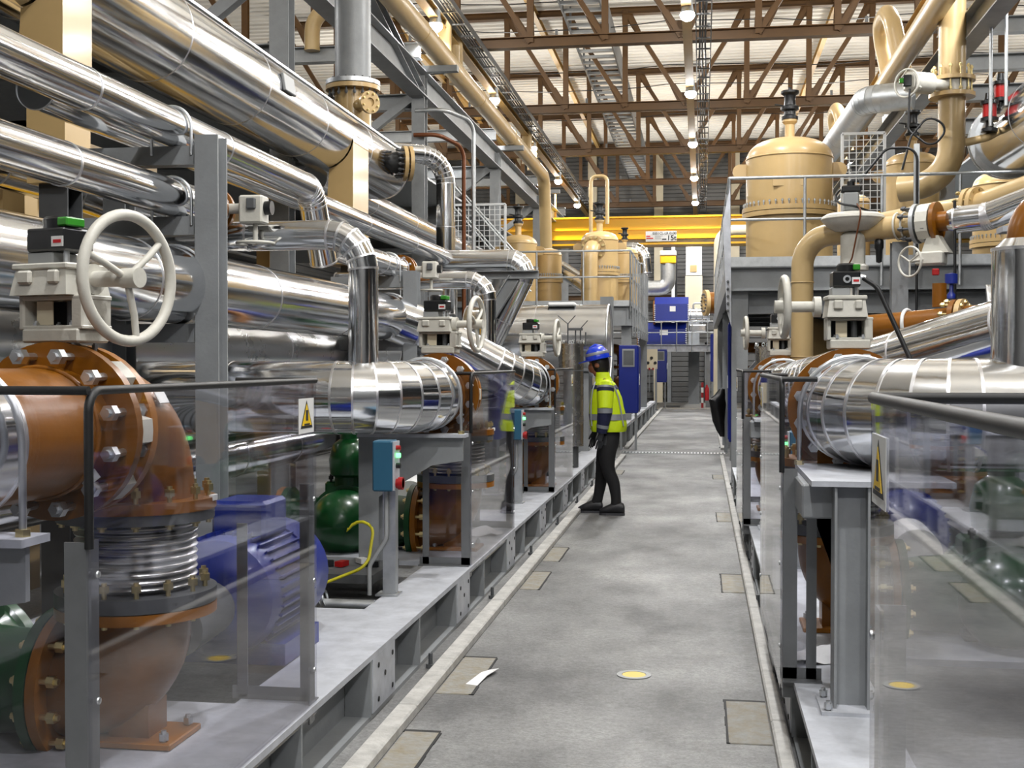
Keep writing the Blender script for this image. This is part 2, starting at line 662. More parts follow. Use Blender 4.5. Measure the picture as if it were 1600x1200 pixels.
# ================================================================ THE SETTING
def ordi(i): return ('first', 'second', 'third', 'fourth', 'fifth', 'sixth', 'seventh', 'eighth', 'ninth')[i]
XL, XR, Y0, Y1 = -15.0, 13.0, -7.0, 48.6
ZR = 9.95
put('floor', G().bx(XL, XR, Y0, Y1, -.3, 0), 'concrete', None, 0, 'mottled grey concrete floor of the machine hall and aisle', 'floor', kind='structure')
FLOOR = bpy.data.objects['floor']

def corr_sheet(u0, u1, per, dep):
    """trapezoidal profile in (u, h)"""
    out = []
    u = u0
    while u < u1:
        out += [(u, 0), (u + per * .40, 0), (u + per * .5, dep), (u + per * .9, dep)]
        u += per
    out.append((u1, 0))
    return out
g = G()
pf = corr_sheet(Y0, Y1, .32, .07)
vs = [(XL, y, ZR + h) for y, h in pf] + [(XR, y, ZR + h) for y, h in pf]
k = len(pf)
g.add(vs, [(i, i + 1, k + i + 1, k + i) for i in range(k - 1)])
g.bx(XL, XR, Y0, Y1, ZR + .12, ZR + .2)
put('ceiling', g, 'roof', None, 0, 'off-white profiled metal roof sheets above the trusses', 'ceiling', kind='structure')
def siding(name, label, p0, p1, nrm, z0, z1, m='siding'):
    g = G()
    pf = corr_sheet(z0, z1, .3, .05)
    p0, p1, nrm = V(p0), V(p1), V(nrm)
    vs = [p0 + V((0, 0, z)) + nrm * h for z, h in pf] + [p1 + V((0, 0, z)) + nrm * h for z, h in pf]
    k = len(pf)
    g.add(vs, [(i, i + 1, k + i + 1, k + i) for i in range(k - 1)])
    a, b = p0 - nrm * .03, p1 - nrm * .03
    g.prism([a + V((0, 0, z0)), b + V((0, 0, z0)), b + V((0, 0, z1)), a + V((0, 0, z1))], -nrm * .1)
    return put(name, g, m, None, 0, label, 'wall', kind='structure')
siding('wall_back', 'grey horizontally ribbed metal end wall of the hall', (XL, Y1, 0), (XR, Y1, 0), (0, -1, 0), 0, 10.1)
siding('wall_left', 'grey ribbed metal side wall beyond the pipe racks', (XL, Y0, 0), (XL, Y1, 0), (1, 0, 0), 0, 10.1)
siding('wall_right', 'grey ribbed metal side wall beyond the platform', (XR, Y0, 0), (XR, Y1, 0), (-1, 0, 0), 0, 10.1)
siding('wall_front', 'grey ribbed metal wall behind the viewer', (XL, Y0, 0), (XR, Y0, 0), (0, 1, 0), 0, 10.1)

# kerbs along the aisle
def kerb(name, label, x0, x1, y0, y1):
    g = G()
    y = y0
    while y < y1 - .01:
        e = min(y1, y + 2.4)
        g.box(((x0 + x1) / 2, (y + e) / 2, .022), (x1 - x0, e - y - .006, .05), ch=.008)
        y = e
    put(name, g, 'kerb', None, 30, label, 'kerb', kind='structure')
kerb('kerb_left', 'pale painted kerb strip along the skid with hole plates', -1.325, -1.235, -2, 20.1)
kerb('kerb_left.001', 'pale kerb strip beyond the floor grate toward the blue cabinet', -1.385, -1.3, 21.9, 45.5)
kerb('kerb_right', 'pale painted kerb strip below the black-edged guards opposite', .29, .352, -2, 20.1)
kerb('kerb_right.001', 'pale kerb strip beyond the floor grate below the black bag', .33, .41, 21.9, 45.5)
put('end_slab', G().bx(-1.6, .6, 41.0, 46.5, 0, .03), 'kerb', FLOOR, 0)
put('door_mat', G().bx(-1.3, -.75, 41.8, 43.2, .03, .05), 'steel_dark', FLOOR, 0)
# anchor pockets cut into the floor beside the kerbs
def pocket(x0, x1, y0, y1, rim=1):
    put('floor_patch', G().box(((x0 + x1) / 2, (y0 + y1) / 2, .001), (x1 - x0, y1 - y0, .008), ch=.003), 'patch', FLOOR, 0)
    g = G()
    g.bx(x0 - .012, x1, y1, y1 + .028, -.01, .004)
    xs = x0 if rim > 0 else x1
    for q in range(5):
        w = .006 + .006 * random.random()
        g.bx(xs - w, xs + w, y0 + (y1 - y0) * q / 5, y0 + (y1 - y0) * (q + 1) / 5, -.01, .0045)
    put('patch_joint', g, 'dark', FLOOR, 0)
for (x0, x1, ya, yb, rm) in ((.11, .288, 5.0, 5.62, 1), (.14, .288, 8.3, 9.0, 1), (.15, .288, 12.0, 12.7, 1), (.15, .288, 16.4, 17, 1), (-1.23, -1.06, 5.55, 6.25, -1), (-1.23, -1.08, 4.2, 4.95, -1),
                           (-1.23, -1.1, 8.2, 8.9, -1), (-1.23, -1.1, 9.4, 10.1, -1), (-1.23, -1.1, 16.9, 17.5, -1)):
    pocket(x0, x1, ya, yb, rm)
t = thing('floor_plug', 'round yellow floor plug in a grey ring on the concrete', 'floor plug', (-.33, 6.03, 0))
put('collar', G().ring((-.33, 6.03, .002), (0, 0, 1), .085, .06, .006, 32), 'grey_block', t)
put('disc', G().cyl((-.33, 6.03, 0), (-.33, 6.03, .004), .058, n=32), 'plug_yellow', t)
put('paper_scrap', G().prism([(-1.12, 5.72, .004), (-1.06, 5.70, .004), (-1.04, 5.86, .012), (-1.0, 5.98, .02), (-1.05, 6.0, .006), (-1.08, 5.92, .012)], (0, 0, .002)), 'paper', None, 0, 'torn white paper scrap lying on the concrete by the kerb', 'paper')
t = thing('drain_channel', 'narrow slotted drain channel crossing the aisle floor', 'drain', (-.5, 21.0, 0))
put('channel_tray', G().bx(-1.38, .42, 20.86, 21.14, -.02, .002), 'dark', t, 0)
put('channel_edge', G().bx(-1.38, .42, 20.83, 20.87, -.01, .012), 'galv', t, 0)
put('channel_edge', G().bx(-1.38, .42, 21.13, 21.17, -.01, .012), 'galv', t, 0)
gb = mesh_of('grate_bar', G().bx(-.012, .012, -.13, .13, -.01, .01), 'galv', 0)
for i in range(32):
    inst('grate_bar', gb, t, (-1.34 + i * .0555, 21.0, .002))

# ---------------------------------------------------------------- roof trusses
CX = -.40
def truss(y, label):
    t = thing('roof_truss', label, 'roof truss', (CX, y, 7.4), 'brown roof trusses spanning the hall')
    zb, zt, pw = 7.55, 9.78, 1.4
    put('bottom_chord', G().ibeam((CX - 9.8, y, zb), (CX + 9.8, y, zb), .22, .2, .016), 'truss', t, 0)
    put('top_chord', G().ibeam((CX - 9.8, y, zt), (CX + 9.8, y, zt), .2, .16, .014), 'truss', t, 0)
    vm = mesh_of('vertical_post', G().ibeam((0, 0, zb), (0, 0, zt), .12, .12, .01, up=(0, 1, 0)), 'truss', 0)
    dm = {}
    for sg in (-1, 1):
        dm[sg] = mesh_of('diagonal_brace', G().bar((sg * pw, 0, zt), (0, 0, zb), .1, .1), 'truss', 0)
    gb = {}
    for sg in (-1, 1):
        gb[sg] = (mesh_of('gusset_plate', G().prism([(-sg * .08, -.012, zb), (sg * .15, -.012, zb + .02), (sg * .36, -.012, zb + .46), (sg * .24, -.012, zb + .52), (sg * .1, -.012, zb + .3), (-sg * .07, -.012, zb + .3)], (0, .024, 0)), 'truss', 0),
                  mesh_of('gusset_plate', G().prism([(sg * .08, -.012, zt), (-sg * .15, -.012, zt - .02), (-sg * .36, -.012, zt - .46), (-sg * .24, -.012, zt - .52), (-sg * .1, -.012, zt - .3), (sg * .07, -.012, zt - .3)], (0, .024, 0)), 'truss', 0))
    for k in range(-7, 8):
        x = CX + k * pw
        if k: inst('vertical_post', vm, t, (x, y, 0))
        sg = -1 if k < 0 else 1
        if abs(k) < 7:
            for s2 in ((-1, 1) if k == 0 else (sg,)):
                inst('diagonal_brace', dm[s2], t, (x, y, 0))
                inst('gusset_plate', gb[s2][0], t, (x, y, 0))
                inst('gusset_plate', gb[s2][1], t, (x + s2 * pw, y, 0))
    for k in range(-6, 7, 2):
        put('purlin_cleat', G().box((CX + k * pw + .5, y - .05, zb + .16), (.05, .05, .12)), 'steel_dark', t, 0)
for i, (y, w) in enumerate(((22.7, 'lowest in view, crossing just under the top of the picture'), (28.7, 'second one counted from the top of the picture'), (34.7, 'third one counted from the top of the picture'), (40.7, 'fourth one, over the far crane sign'), (46.4, 'last one, close against the ribbed end wall'))):
    truss(y, 'brown lattice roof truss, ' + w)
# purlins, thin tie wires
for i, x in enumerate((-7.4, -3.9, 3.0, 6.4)):
    put('roof_purlin', G().ibeam((x, 16, 9.72), (x, 48.4, 9.72), .12, .16, .012), 'rail_tan', None, 0, 'tan roof purlin under the sheeting, number %s from the hall side with the silver vessel' % ('one', 'two', 'three', 'four')[i], 'purlin', 'roof purlins')
for i, y in enumerate((24.6, 26.7, 30.6, 32.7, 36.6)):
    path = [(-8 + q * .8, y, 8.9 + .06 * math.sin(q * .8) + .02 * math.cos(q * 2.1)) for q in range(20)]
    put('tie_wire', G().sweep(path, .012, 6), 'cable_black', None, 50, 'thin dark sagging wire under the roof, %s counted from the top of the picture' % ordi(i), 'wire', 'wires under the roof')

# ---------------------------------------------------------------- lamp rails, cable ladders, high-bay lamps
housing = mesh_of('lamp_housing', G().lathe([(.05, .30), (.08, .28), (.085, .16), (.10, .08), (.115, .03), (.10, .02)], (0, 0, 0), n=24), 'galv', 40)
lens = mesh_of('lamp_lens', G().lathe([(0.0, -.10), (.05, -.095), (.09, -.07), (.115, -.03), (.12, .0), (.11, .03), (.09, .05)], (0, 0, 0), n=24), 'lamp_glass', 60)
bracket = mesh_of('lamp_bracket', G().bx(-.02, .02, -.02, .02, .28, .5), 'steel', 0)
lamp_n = [0]
def lamp(x, y, z, label):
    t = thing('high_bay_lamp', label, 'lamp', (x, y, z), 'high-bay lamps under the roof')
    inst('lamp_housing', housing, t, (x, y, z))
    inst('lamp_lens', lens, t, (x, y, z))
    inst('lamp_bracket', bracket, t, (x, y, z))
    L = bpy.data.lights.new('lamp_light', 'AREA')
    L.shape = 'DISK'
    L.size = .26
    L.energy = LAMP_DOWN
    L.color = (.985, .99, 1.0)
    o = bpy.data.objects.new('lamp_light', L)
    link(o, t, (x, y, z - .115))
    U = bpy.data.lights.new('roof_fill_light', 'POINT')  # added fill for the roof, not part of the fixture itself
    U.energy = ROOF_FILL
    U.shadow_soft_size = .2
    U.color = (1.0, .965, .90)
    o = bpy.data.objects.new('roof_fill_light', U)
    link(o, t, (x, y, z + .62))
YS = (-4, 2, 8, 14, 19.9, 25.7, 31.6, 37.4, 43.2)
RAILS = ((-4.4, 'over the tan roof pipe'), (-.25, 'above the aisle'), (3.6, 'over the vessel platform'))
for (x, where) in RAILS:
    t = thing('lamp_rail', 'tan lamp rail with a cable ladder hung lengthwise ' + where, 'rail', (x, 20, 7.3), 'lamp rails')
    put('rail_beam', G().ibeam((x - .02, -5, 7.36), (x - .02, 48, 7.36), .16, .16, .014), 'rail_tan', t, 0)
    put('ladder_side', G().bx(x + .12, x + .14, -5, 48, 7.34, 7.44), 'steel_dark', t, 0)
    put('ladder_side', G().bx(x + .38, x + .40, -5, 48, 7.34, 7.44), 'steel_dark', t, 0)
    rm = mesh_of('ladder_rung', G().bx(-.13, .13, -.02, .02, -.012, .012), 'steel_dark', 0)
    for i in range(46):
        inst('ladder_rung', rm, t, (x + .26, 13 + i * .76, 7.36))
    for q in range(3):
        pts = [(x + .19 + q * .055 + .012 * math.sin(j * 1.3 + q), 12 + j * 1.5, 7.40) for j in range(24)]
        put('cable', G().sweep(pts, .018, 6), 'cable_black', t, 50)
    k = 0
    for j, y in enumerate(YS):
        if x < -4 and y < 12: continue
        vis = y > 15
        lamp(x, y, 7.16, 'round high-bay lamp on the rail %s, %s' % (where, ('%s away' % ordi(k)) if vis else 'overhead out of view, %s' % ordi(j)))
        k += vis
for x in (-9.2, 8.6):
    put('lamp_rail', G().ibeam((x, -5, 7.36), (x, 48, 7.36), .16, .18, .014), 'rail_tan', None, 0, 'plain tan lamp rail ' + ('behind the huge silver vessel' if x < 0 else 'beyond the vessel platform'), 'rail', 'lamp rails')
for x, where in ((-9.2, 'behind the big silver vessel'), (8.6, 'beyond the vessel platform')):
    for k, y in enumerate((-1, 7, 15, 23, 31, 39)):
        lamp(x, y, 7.2, 'glowing high-bay lamp ' + where + ', number ' + ordi(k))

# cable walkway under the ridge
t = thing('overhead_walkway', 'grey ladder-like overhead walkway running lengthwise below the roof', 'walkway', (-2.4, 30, 8.6))
put('side_plate', G().bx(-2.02, -1.99, 16, 47, 8.62, 9.2), 'steel_dark', t, 0)
put('side_plate', G().bx(-2.82, -2.79, 16, 47, 8.62, 8.72), 'steel_dark', t, 0)
rm = mesh_of('cross_bar', G().bx(-.4, .4, -.05, .05, -.03, .03), 'steel', 0)
for i in range(56):
    inst('cross_bar', rm, t, (-2.4, 17 + i * .54, 8.66))
pm = mesh_of('hand_post', G().bx(-.02, .02, -.02, .02, 0, .5), 'steel_dark', 0)
for i in range(20):
    inst('hand_post', pm, t, (-2.8, 17 + i * 1.5, 8.66))

# ---------------------------------------------------------------- end of hall
for i, x in enumerate((-7.2, -4.3, -1.7, 1.25, 4.2)):
    put('wall_column', G().ibeam((x, 48.2, 0), (x, 48.2, 9.8), .34, .34, .03, up=(0, 1, 0)), 'cream', None, 0, 'cream steel wall column against the ribbed end wall, number %s along it' % ordi(i), 'column', 'end wall columns')
for i, z in enumerate((6.55, 4.1)):
    put('wall_girt', G().ibeam((-12, 48.0, z), (11, 48.0, z), .16, .2, .014), 'truss', None, 0, ('brown', 'tan-brown')[i] + (' horizontal wall girt above the yellow crane', ' horizontal wall girt below the yellow crane')[i], 'girt')
put('crane_rail_beam', G().ibeam((-13, 45.0, 6.85), (11, 45.0, 6.85), .16, .18, .016), 'rail_tan', None, 0, 'long tan beam crossing above the yellow crane girder', 'beam')
t = thing('overhead_crane', 'yellow overhead travelling crane girder with a 15t plate', 'crane', (-.5, 38, 5.2))
put('girder', G().bx(-13, 11.5, 37.8, 38.4, 5.38, 6.02), 'crane_yellow', t, 0)
put('girder_flange', G().bx(-13, 11.5, 37.62, 38.5, 5.18, 5.24), 'crane_yellow', t, 0)
put('girder_rib', G().bx(-13, 11.5, 37.76, 37.82, 5.66, 5.70), 'crane_yellow', t, 0)
put('girder_channel', G().bx(-13, 11.5, 37.9, 38.3, 5.24, 5.38), 'steel_dark', t, 0)
put('girder_top', G().bx(-13, 11.5, 37.7, 38.5, 6.02, 6.07), 'crane_yellow', t, 0)
for x in (-6.5, -4.6, 2.0, 3.3):
    put('walkway_post', G().bx(x - .03, x + .03, 38.3, 38.36, 6.05, 6.9), 'rail_tan', t, 0)
sg = put('load_plate', G().bx(-1.72, -.78, 37.55, 37.58, 5.27, 5.58), 'label_white', t, 0)
RT = (PI / 2, 0, 0)
text('0351CL-LR 0100', .105, (-1.15, 37.545, 5.51), RT, 'ink', sg)
text('15t', .215, (-.93, 37.545, 5.365), RT, 'ink', sg)
put('small_print', G().bx(-1.22, -1.09, 37.544, 37.55, 5.315, 5.35), 'ink', sg, 0)
for q, (x0, x1, z, mm) in enumerate(((-1.70, -1.58, 5.43, 'ink_red'), (-1.70, -1.49, 5.365, 'ink_red'), (-1.44, -1.2, 5.435, 'grey_block'), (-1.44, -1.26, 5.40, 'grey_block'), (-1.44, -1.24, 5.355, 'grey_block'))):
    put('small_print', G().bx(x0, x1, 37.544, 37.55, z - (.018 if q < 2 else .008), z + (.018 if q < 2 else .008)), mm, sg, 0)

# door at the end of the aisle
t = thing('door_1', 'grey ribbed roller door at the end of the aisle', 'door', (-.6, 48.3, 0), kind='structure')
put('frame', G().bx(-1.35, -1.2, 48.2, 48.45, 0, 2.35).bx(.1, .25, 48.2, 48.45, 0, 2.35).bx(-1.35, .25, 48.2, 48.45, 2.2, 2.35), 'steel', t, 0)
for i in range(11):
    put('slat', G().box((-.55, 48.38, .1 + i * .2), (1.3, .05, .19), ch=.02), 'siding', t, 0)
# ================================================================ PUMP TRAINS
AX = 1.35          # height of the horizontal header axis
SK = .29           # top of the steel skids

def hexpoly(c, r, ax, n=6): pass

def valve(X, Yc, d, wrot, label, group, wheel_r=.17, cable=False, wside=1):
    """white butterfly valve with gear box, position indicator and handwheel; d = -1 wheel to +X"""
    t = thing('butterfly_valve', label, 'valve', (X, Yc, AX), group)
    # lug body: disc with scalloped lugs
    n = 48
    poly = []
    for i in range(n):
        q = 2 * PI * i / n
        r = .232 + .026 * (1 if math.cos(8 * q) > .1 else -1)
        poly.append((X + r * math.cos(q), Yc - .035, AX + r * math.sin(q)))
    put('valve_body', G().prism(poly, (0, .07, 0)), 'valve_white', t, 30)
    put('stem_neck', G().cyl((X, Yc, AX + .2), (X, Yc, 1.625), .038, n=16).box((X, Yc, 1.575), (.09, .06, .07), ch=.012), 'valve_white', t, 40)
    wa = V((math.cos(wrot), -math.sin(wrot), 0)) if d < 0 else V((-math.cos(wrot), -math.sin(wrot), 0))
    rz = -wrot if d < 0 else wrot
    R = Matrix.Rotation(rz, 3, 'Z')
    def L(x, y, z): return V((X, Yc, 0)) + R @ V((x, y, 0)) + V((0, 0, z))
    put('mounting_plate', G().box(L(0, 0, 1.63), (.22, .13, .042), R=R, ch=.006), 'valve_white', t, 20)
    bm = bolt_mesh(.010, .05)
    for sx in (-.07, .07):
        for sy in (-.045, .045):
            inst('bolt', bm, t, L(sx, sy, 1.63))
    # yoke: an open frame with window
    g = G()
    g.box(L(-.115, 0, 1.697), (.022, .12, .095), R=R, ch=.005).box(L(.10, 0, 1.697), (.045, .12, .095), R=R, ch=.005)
    g.box(L(0, 0, 1.741), (.25, .12, .014), R=R, ch=.003).box(L(0, 0, 1.654), (.25, .12, .012), R=R, ch=.003)
    yk = put('yoke', g, 'valve_white', t, 20)
    put('stem', G().cyl(L(.03, 0, 1.65), L(.03, 0, 1.745), .018, n=12), 'steel_dark', yk)
    put('back_plate', G().box(L(-.005, .05, 1.697), (.2, .006, .085), R=R), 'dark', yk, 0)
    put('rating_plate', G().box(L(-.045, -.035, 1.697), (.062, .004, .07), R=R), 'cream', yk, 0)
    # gear box
    g = G()
    zt, zb = 1.835, 1.748
    q = [L(-.13, -.09, zb), L(.09, -.09, zb), L(.09, .09, zb), L(-.13, .09, zb)]
    p = [L(-.115, -.075, zt), L(.075, -.075, zt), L(.075, .075, zt), L(-.115, .075, zt)]
    g.add(q + p, [(3, 2, 1, 0), (4, 5, 6, 7), (0, 1, 5, 4), (1, 2, 6, 5), (2, 3, 7, 6), (3, 0, 4, 7)])
    g.box(L(-.02, 0, 1.832), (.215, .17, .018), R=R, ch=.004)
    g.box(L(-.07, -.088, 1.80), (.05, .02, .04), R=R, ch=.006).box(L(.04, -.088, 1.80), (.04, .02, .04), R=R, ch=.006)
    put('gear_box', g, 'valve_white', t, 20)
    ip = put('indicator_box', G().box(L(-.02, 0, 1.912), (.15, .12, .068), R=R, ch=.006), 'black_plastic', t, 20)
    put('spacer_block', G().box(L(-.05, 0, 1.859), (.1, .1, .038), R=R, ch=.004), 'grey_block', t, 20)
    put('stand_off', G().cyl(L(.035, -.03, 1.84), L(.035, -.03, 1.88), .009, n=8).cyl(L(.035, .03, 1.84), L(.035, .03, 1.88), .009, n=8), 'zinc', t)
    put('indicator_dome', G().lathe([(.052, 0), (.052, .028), (.044, .036), (0, .037)], L(-.015, 0, 1.946), n=20), 'black_plastic', ip, 40)
    put('green_lens', G().box(L(.035, -.012, 1.964), (.04, .075, .026), R=R, ch=.004), 'lens_green', ip, 20)
    lb = put('maker_label', G().box(L(.03, -.0615, 1.905), (.045, .002, .03), R=R), 'label_white', ip, 0)
    put('label_print', G().box(L(.03, -.063, 1.905), (.03, .001, .01), R=R), 'ink_red', lb, 0)
    # shaft and hand wheel
    h0 = L(.085, 0, 1.795)
    wv = R @ V((1, 0, 0)) if wside > 0 else R @ V((-1, 0, 0))
    if wside < 0: h0 = L(-.12, 0, 1.795)
    hub = h0 + wv * .155
    put('shaft', G().cyl(h0, h0 + wv * .03, .045, n=20).cyl(h0 + wv * .03, hub + wv * .035, .024, n=16), 'valve_white', t)
    wh = put('handwheel', G().torus(hub, wv, wheel_r, .0165, 48, 12), 'valve_white', t, 60)
    put('hub', G().cyl(hub - wv * .02, hub + wv * .042, .029, n=20), 'valve_white', wh)
    a, b, _ = frame_of(wv)
    for i in range(3):
        q = 2 * PI * i / 3 + .35
        e = a * math.cos(q) + b * math.sin(q)
        put('spoke', G().sweep([hub + e * .02 - wv * .005, hub + e * wheel_r * .6 + wv * .004, hub + e * (wheel_r - .004)], .0105, 10), 'valve_white', wh, 60)
    if wside < 0:
        for ch in list(t.children):
            if ch.name.split('.')[0] in ('mounting_plate', 'yoke', 'gear_box', 'indicator_box', 'spacer_block', 'stand_off', 'bolt'):
                ch.location.x *= .78
                if ch.name.split('.')[0] != 'bolt': ch.scale = (.78, .85, 1)
        put('gland_ring', G().ring(L(-.015, -.054, 1.912), (0, 1, 0), .017, .009, .006, 18), 'zinc', t, 40)
    if cable:
        c0 = L(.045, -.03, 1.925)
        put('cable_gland', G().cyl(c0 - V((.012, 0, 0)), c0 + V((.02, 0, -.008)), .013, n=10), 'zinc', t)
        put('cable', G().sweep(path_of([c0, c0 + V((.07, -.02, -.05)), c0 + V((.22, -.1, -.42))], .1, 6), .0105, 10), 'cable_black', t, 60)
    return t

def upper_elbow(X, Yq, Yv, label, group):
    t = thing('pipe_elbow', label, 'pipe elbow', (X, Yv, 1.08), group)
    r = .19
    put('elbow_pipe', G().sweep(path_of([(X, Yq + .04, AX), (X, Yv, AX), (X, Yv, 1.09)], .245, 12), r, 40), 'brown', t, 60)
    flange(t, (X, Yq + .056, AX), (0, 1, 0), .255, r, .04, 0)
    flange(t, (X, Yv, 1.085), (0, 0, 1), .262, r, .036, 14, .017, 'brown', L=.075, bm='brass_nut')
    put('tag_plate', G().box((X + .18, Yv - .19, AX + .09), (.004, .07, .04), R=Matrix.Rotation(-.5, 3, 'Y'), ch=.001), 'label_white', t, 0)
    put('tag_plate', G().box((X + .255, Yv + .04, 1.10), (.014, .04, .02), ch=.001), 'label_white', t, 0)
    return t

def spool(X, Yq, label, group, y0=-.40):
    t = thing('flanged_spool', label, 'pipe spool', (X, Yq - .2, AX - .2), group)
    r = .185
    put('spool_pipe', G().cyl((X, Yq + y0, AX), (X, Yq - .06, AX), r, n=40), 'brown', t, 60)
    put('weld_ring', G().torus((X, Yq - .16, AX), (0, 1, 0), r + .002, .008, 40, 8), 'brown', t, 60)
    f = flange(t, (X, Yq - .056, AX), (0, 1, 0), .262, r, .036, 12, .024, 'brown', L=.16, bm='zinc', rb=.225)
    put('tag_plate', G().box((X + .15, Yq - .14, AX - .13), (.03, .004, .055), R=Matrix.Rotation(.9, 3, 'Y')), 'label_white', t, 0)
    return t

def bellows(X, Yv, label, group):
    t = thing('expansion_joint', label, 'expansion joint', (X, Yv, .74), group)
    prof = [(.165, 1.032)]
    nb = 9
    for i in range(nb):
        z = 1.025 - i * .0245
        prof += [(.170, z), (.196, z - .004), (.200, z - .010), (.196, z - .016), (.170, z - .020)]
    prof += [(.165, .80)]
    put('convolutions', G().lathe(prof, (X, Yv, 0), n=44), 'bellows', t, 60)
    flange(t, (X, Yv, 1.049), (0, 0, 1), .256, .165, .034, 0, m='steel_dark')
    flange(t, (X, Yv, .778), (0, 0, 1), .262, .165, .045, 14, .017, 'steel_dark', L=.085, bm='brass_nut')
    return t

def foot_elbow(X, Yv, d, label, group):
    t = thing('foot_elbow', label, 'pipe elbow', (X, Yv, SK), group)
    put('elbow_pipe', G().sweep(path_of([(X, Yv, .725), (X, Yv, .47), (X + d * .25, Yv, .47)], .21, 12), .178, 36), 'brown', t, 60)
    flange(t, (X, Yv, .735), (0, 0, 1), .262, .175, .034, 0)
    flange(t, (X + d * .245, Yv, .47), (1, 0, 0), .25, .17, .034, 12, .02, L=.09, bm='brass_nut')
    put('foot', G().bx(X - .07, X + .07, Yv - .065, Yv + .075, SK + .02, .42), 'brown', t, 0)
    bp = put('foot_plate', G().bx(X - .16, X + .17, Yv - .12, Yv + .13, SK, SK + .022, ch=.004), 'orange_flange', t, 0)
    bm = bolt_mesh(.017, .022, 'zinc', False)
    for sx in (-.125, .135):
        for sy in (-.09, .1):
            inst('bolt', bm, bp, (X + sx, Yv + sy, SK + .016))
    return t

def pump(X, Yv, d, label, group):
    px = X + d * .74
    z = .47
    t = thing('pump', label, 'pump', (px, Yv, SK), group)
    prof = [(0, -.40), (.09, -.385), (.16, -.34), (.205, -.27), (.222, -.2), (.222, -.12), (.25, -.12), (.25, -.06), (.235, -.05), (.235, .2), (.25, .21), (.25, .26), (.16, .27), (.13, .42), (0, .43)]
    put('casing', G().lathe(prof, (px, Yv, z), (0, 1, 0), 40), 'green', t, 40)
    put('casing_rib', G().box((px, Yv + .06, z + .22), (.34, .2, .09), ch=.015), 'green', t, 20)
    bm = bolt_mesh(.018, .03, 'black_plastic', False)
    for i in range(4):
        inst('cap_screw', bm, t, (px - .13 + i * .087, Yv - .02, z + .265))
    f1 = flange(t, (X + d * .285, Yv, z), (1, 0, 0), .25, .15, .036, 0, m='green')
    put('nozzle', G().cyl((X + d * .285, Yv, z), (px, Yv, z), .165, .2, n=32), 'green', t, 60)
    put('nozzle', G().cyl((px, Yv, z), (px + d * .42, Yv, z), .17, .14, n=32), 'green', t, 60)
    flange(t, (px + d * .43, Yv, z), (1, 0, 0), .22, .13, .036, 0, m='green')
    flange(t, (px + d * .47, Yv, z), (1, 0, 0), .22, .13, .036, 10, .016, 'orange_flange', L=.05, bm='brass_nut')
    put('discharge_pipe', G().cyl((px + d * .48, Yv, z), (px + d * 1.1, Yv, z), .13, n=28), 'brown', t, 60)
    # bonnet on top with neck and orange flange
    nk = put('bonnet', G().lathe([(.1, 0), (.1, .1), (.13, .12), (.14, .22), (.115, .32), (.06, .36), (.06, .46)], (px, Yv - .02, z + .2), n=28), 'green', t, 40)
    flange(t, (px, Yv - .02, z + .66), (0, 0, 1), .12, .05, .03, 8, .011, L=.04)
    put('riser', G().sweep(path_of([(px, Yv - .02, z + .66), (px, Yv - .02, z + .85), (px + d * .5, Yv - .02, z + .85)], .12, 8), .06, 20), 'brown', t, 60)
    put('pedestal', G().box((px, Yv, SK + .03), (.4, .4, .06), ch=.01), 'steel_dark', t, 20)
    return t

def motor(X, Y0m, d, label, group):
    near = X < -1.8
    mx, z = X + d * (.10 if near else .5), .58
    L = .78 if near else 1.0
    t = thing('electric_motor', label, 'motor', (mx, Y0m, SK), group)
    put('stator', G().cyl((mx, Y0m + .1, z), (mx, Y0m + L - .2, z), .24, n=32), 'blue', t, 50)
    put('end_shield', G().lathe([(.1, -.02), (.16, 0), (.24, .06), (.25, .12), (.25, .16)], (mx, Y0m, z), (0, 1, 0), 32), 'blue', t, 40)
    put('fan_cowl', G().lathe([(.25, 0), (.25, .2), (.22, .25), (.0, .26)], (mx, Y0m + L - .2, z), (0, 1, 0), 32), 'blue', t, 40)
    fm = mesh_of('cooling_fin', G().bx(-.004, .004, 0, L - .36, .215, .265), 'blue', 0)
    for i in range(40):
        q = 2 * PI * i / 40
        if abs(math.sin(q / 2)) > .98: continue
        inst('cooling_fin', fm, t, (mx, Y0m + .14, z), Matrix.Rotation(q, 3, 'Y'))
    put('terminal_box', G().box((mx - d * .02, Y0m + .38, z + .3), (.24, .28, .16), ch=.015), 'blue', t, 20)
    put('mounting_foot', G().bx(mx - .26, mx + .26, Y0m + .15, Y0m + .6, SK, z - .2), 'blue', t, 0)
    put('coupling_guard', G().cyl((mx, Y0m - .34, z - .04), (mx, Y0m - .02, z - .02), .11 if near else .13, n=28), 'steel_dark' if near else 'white_paint', t, 50)
    return t

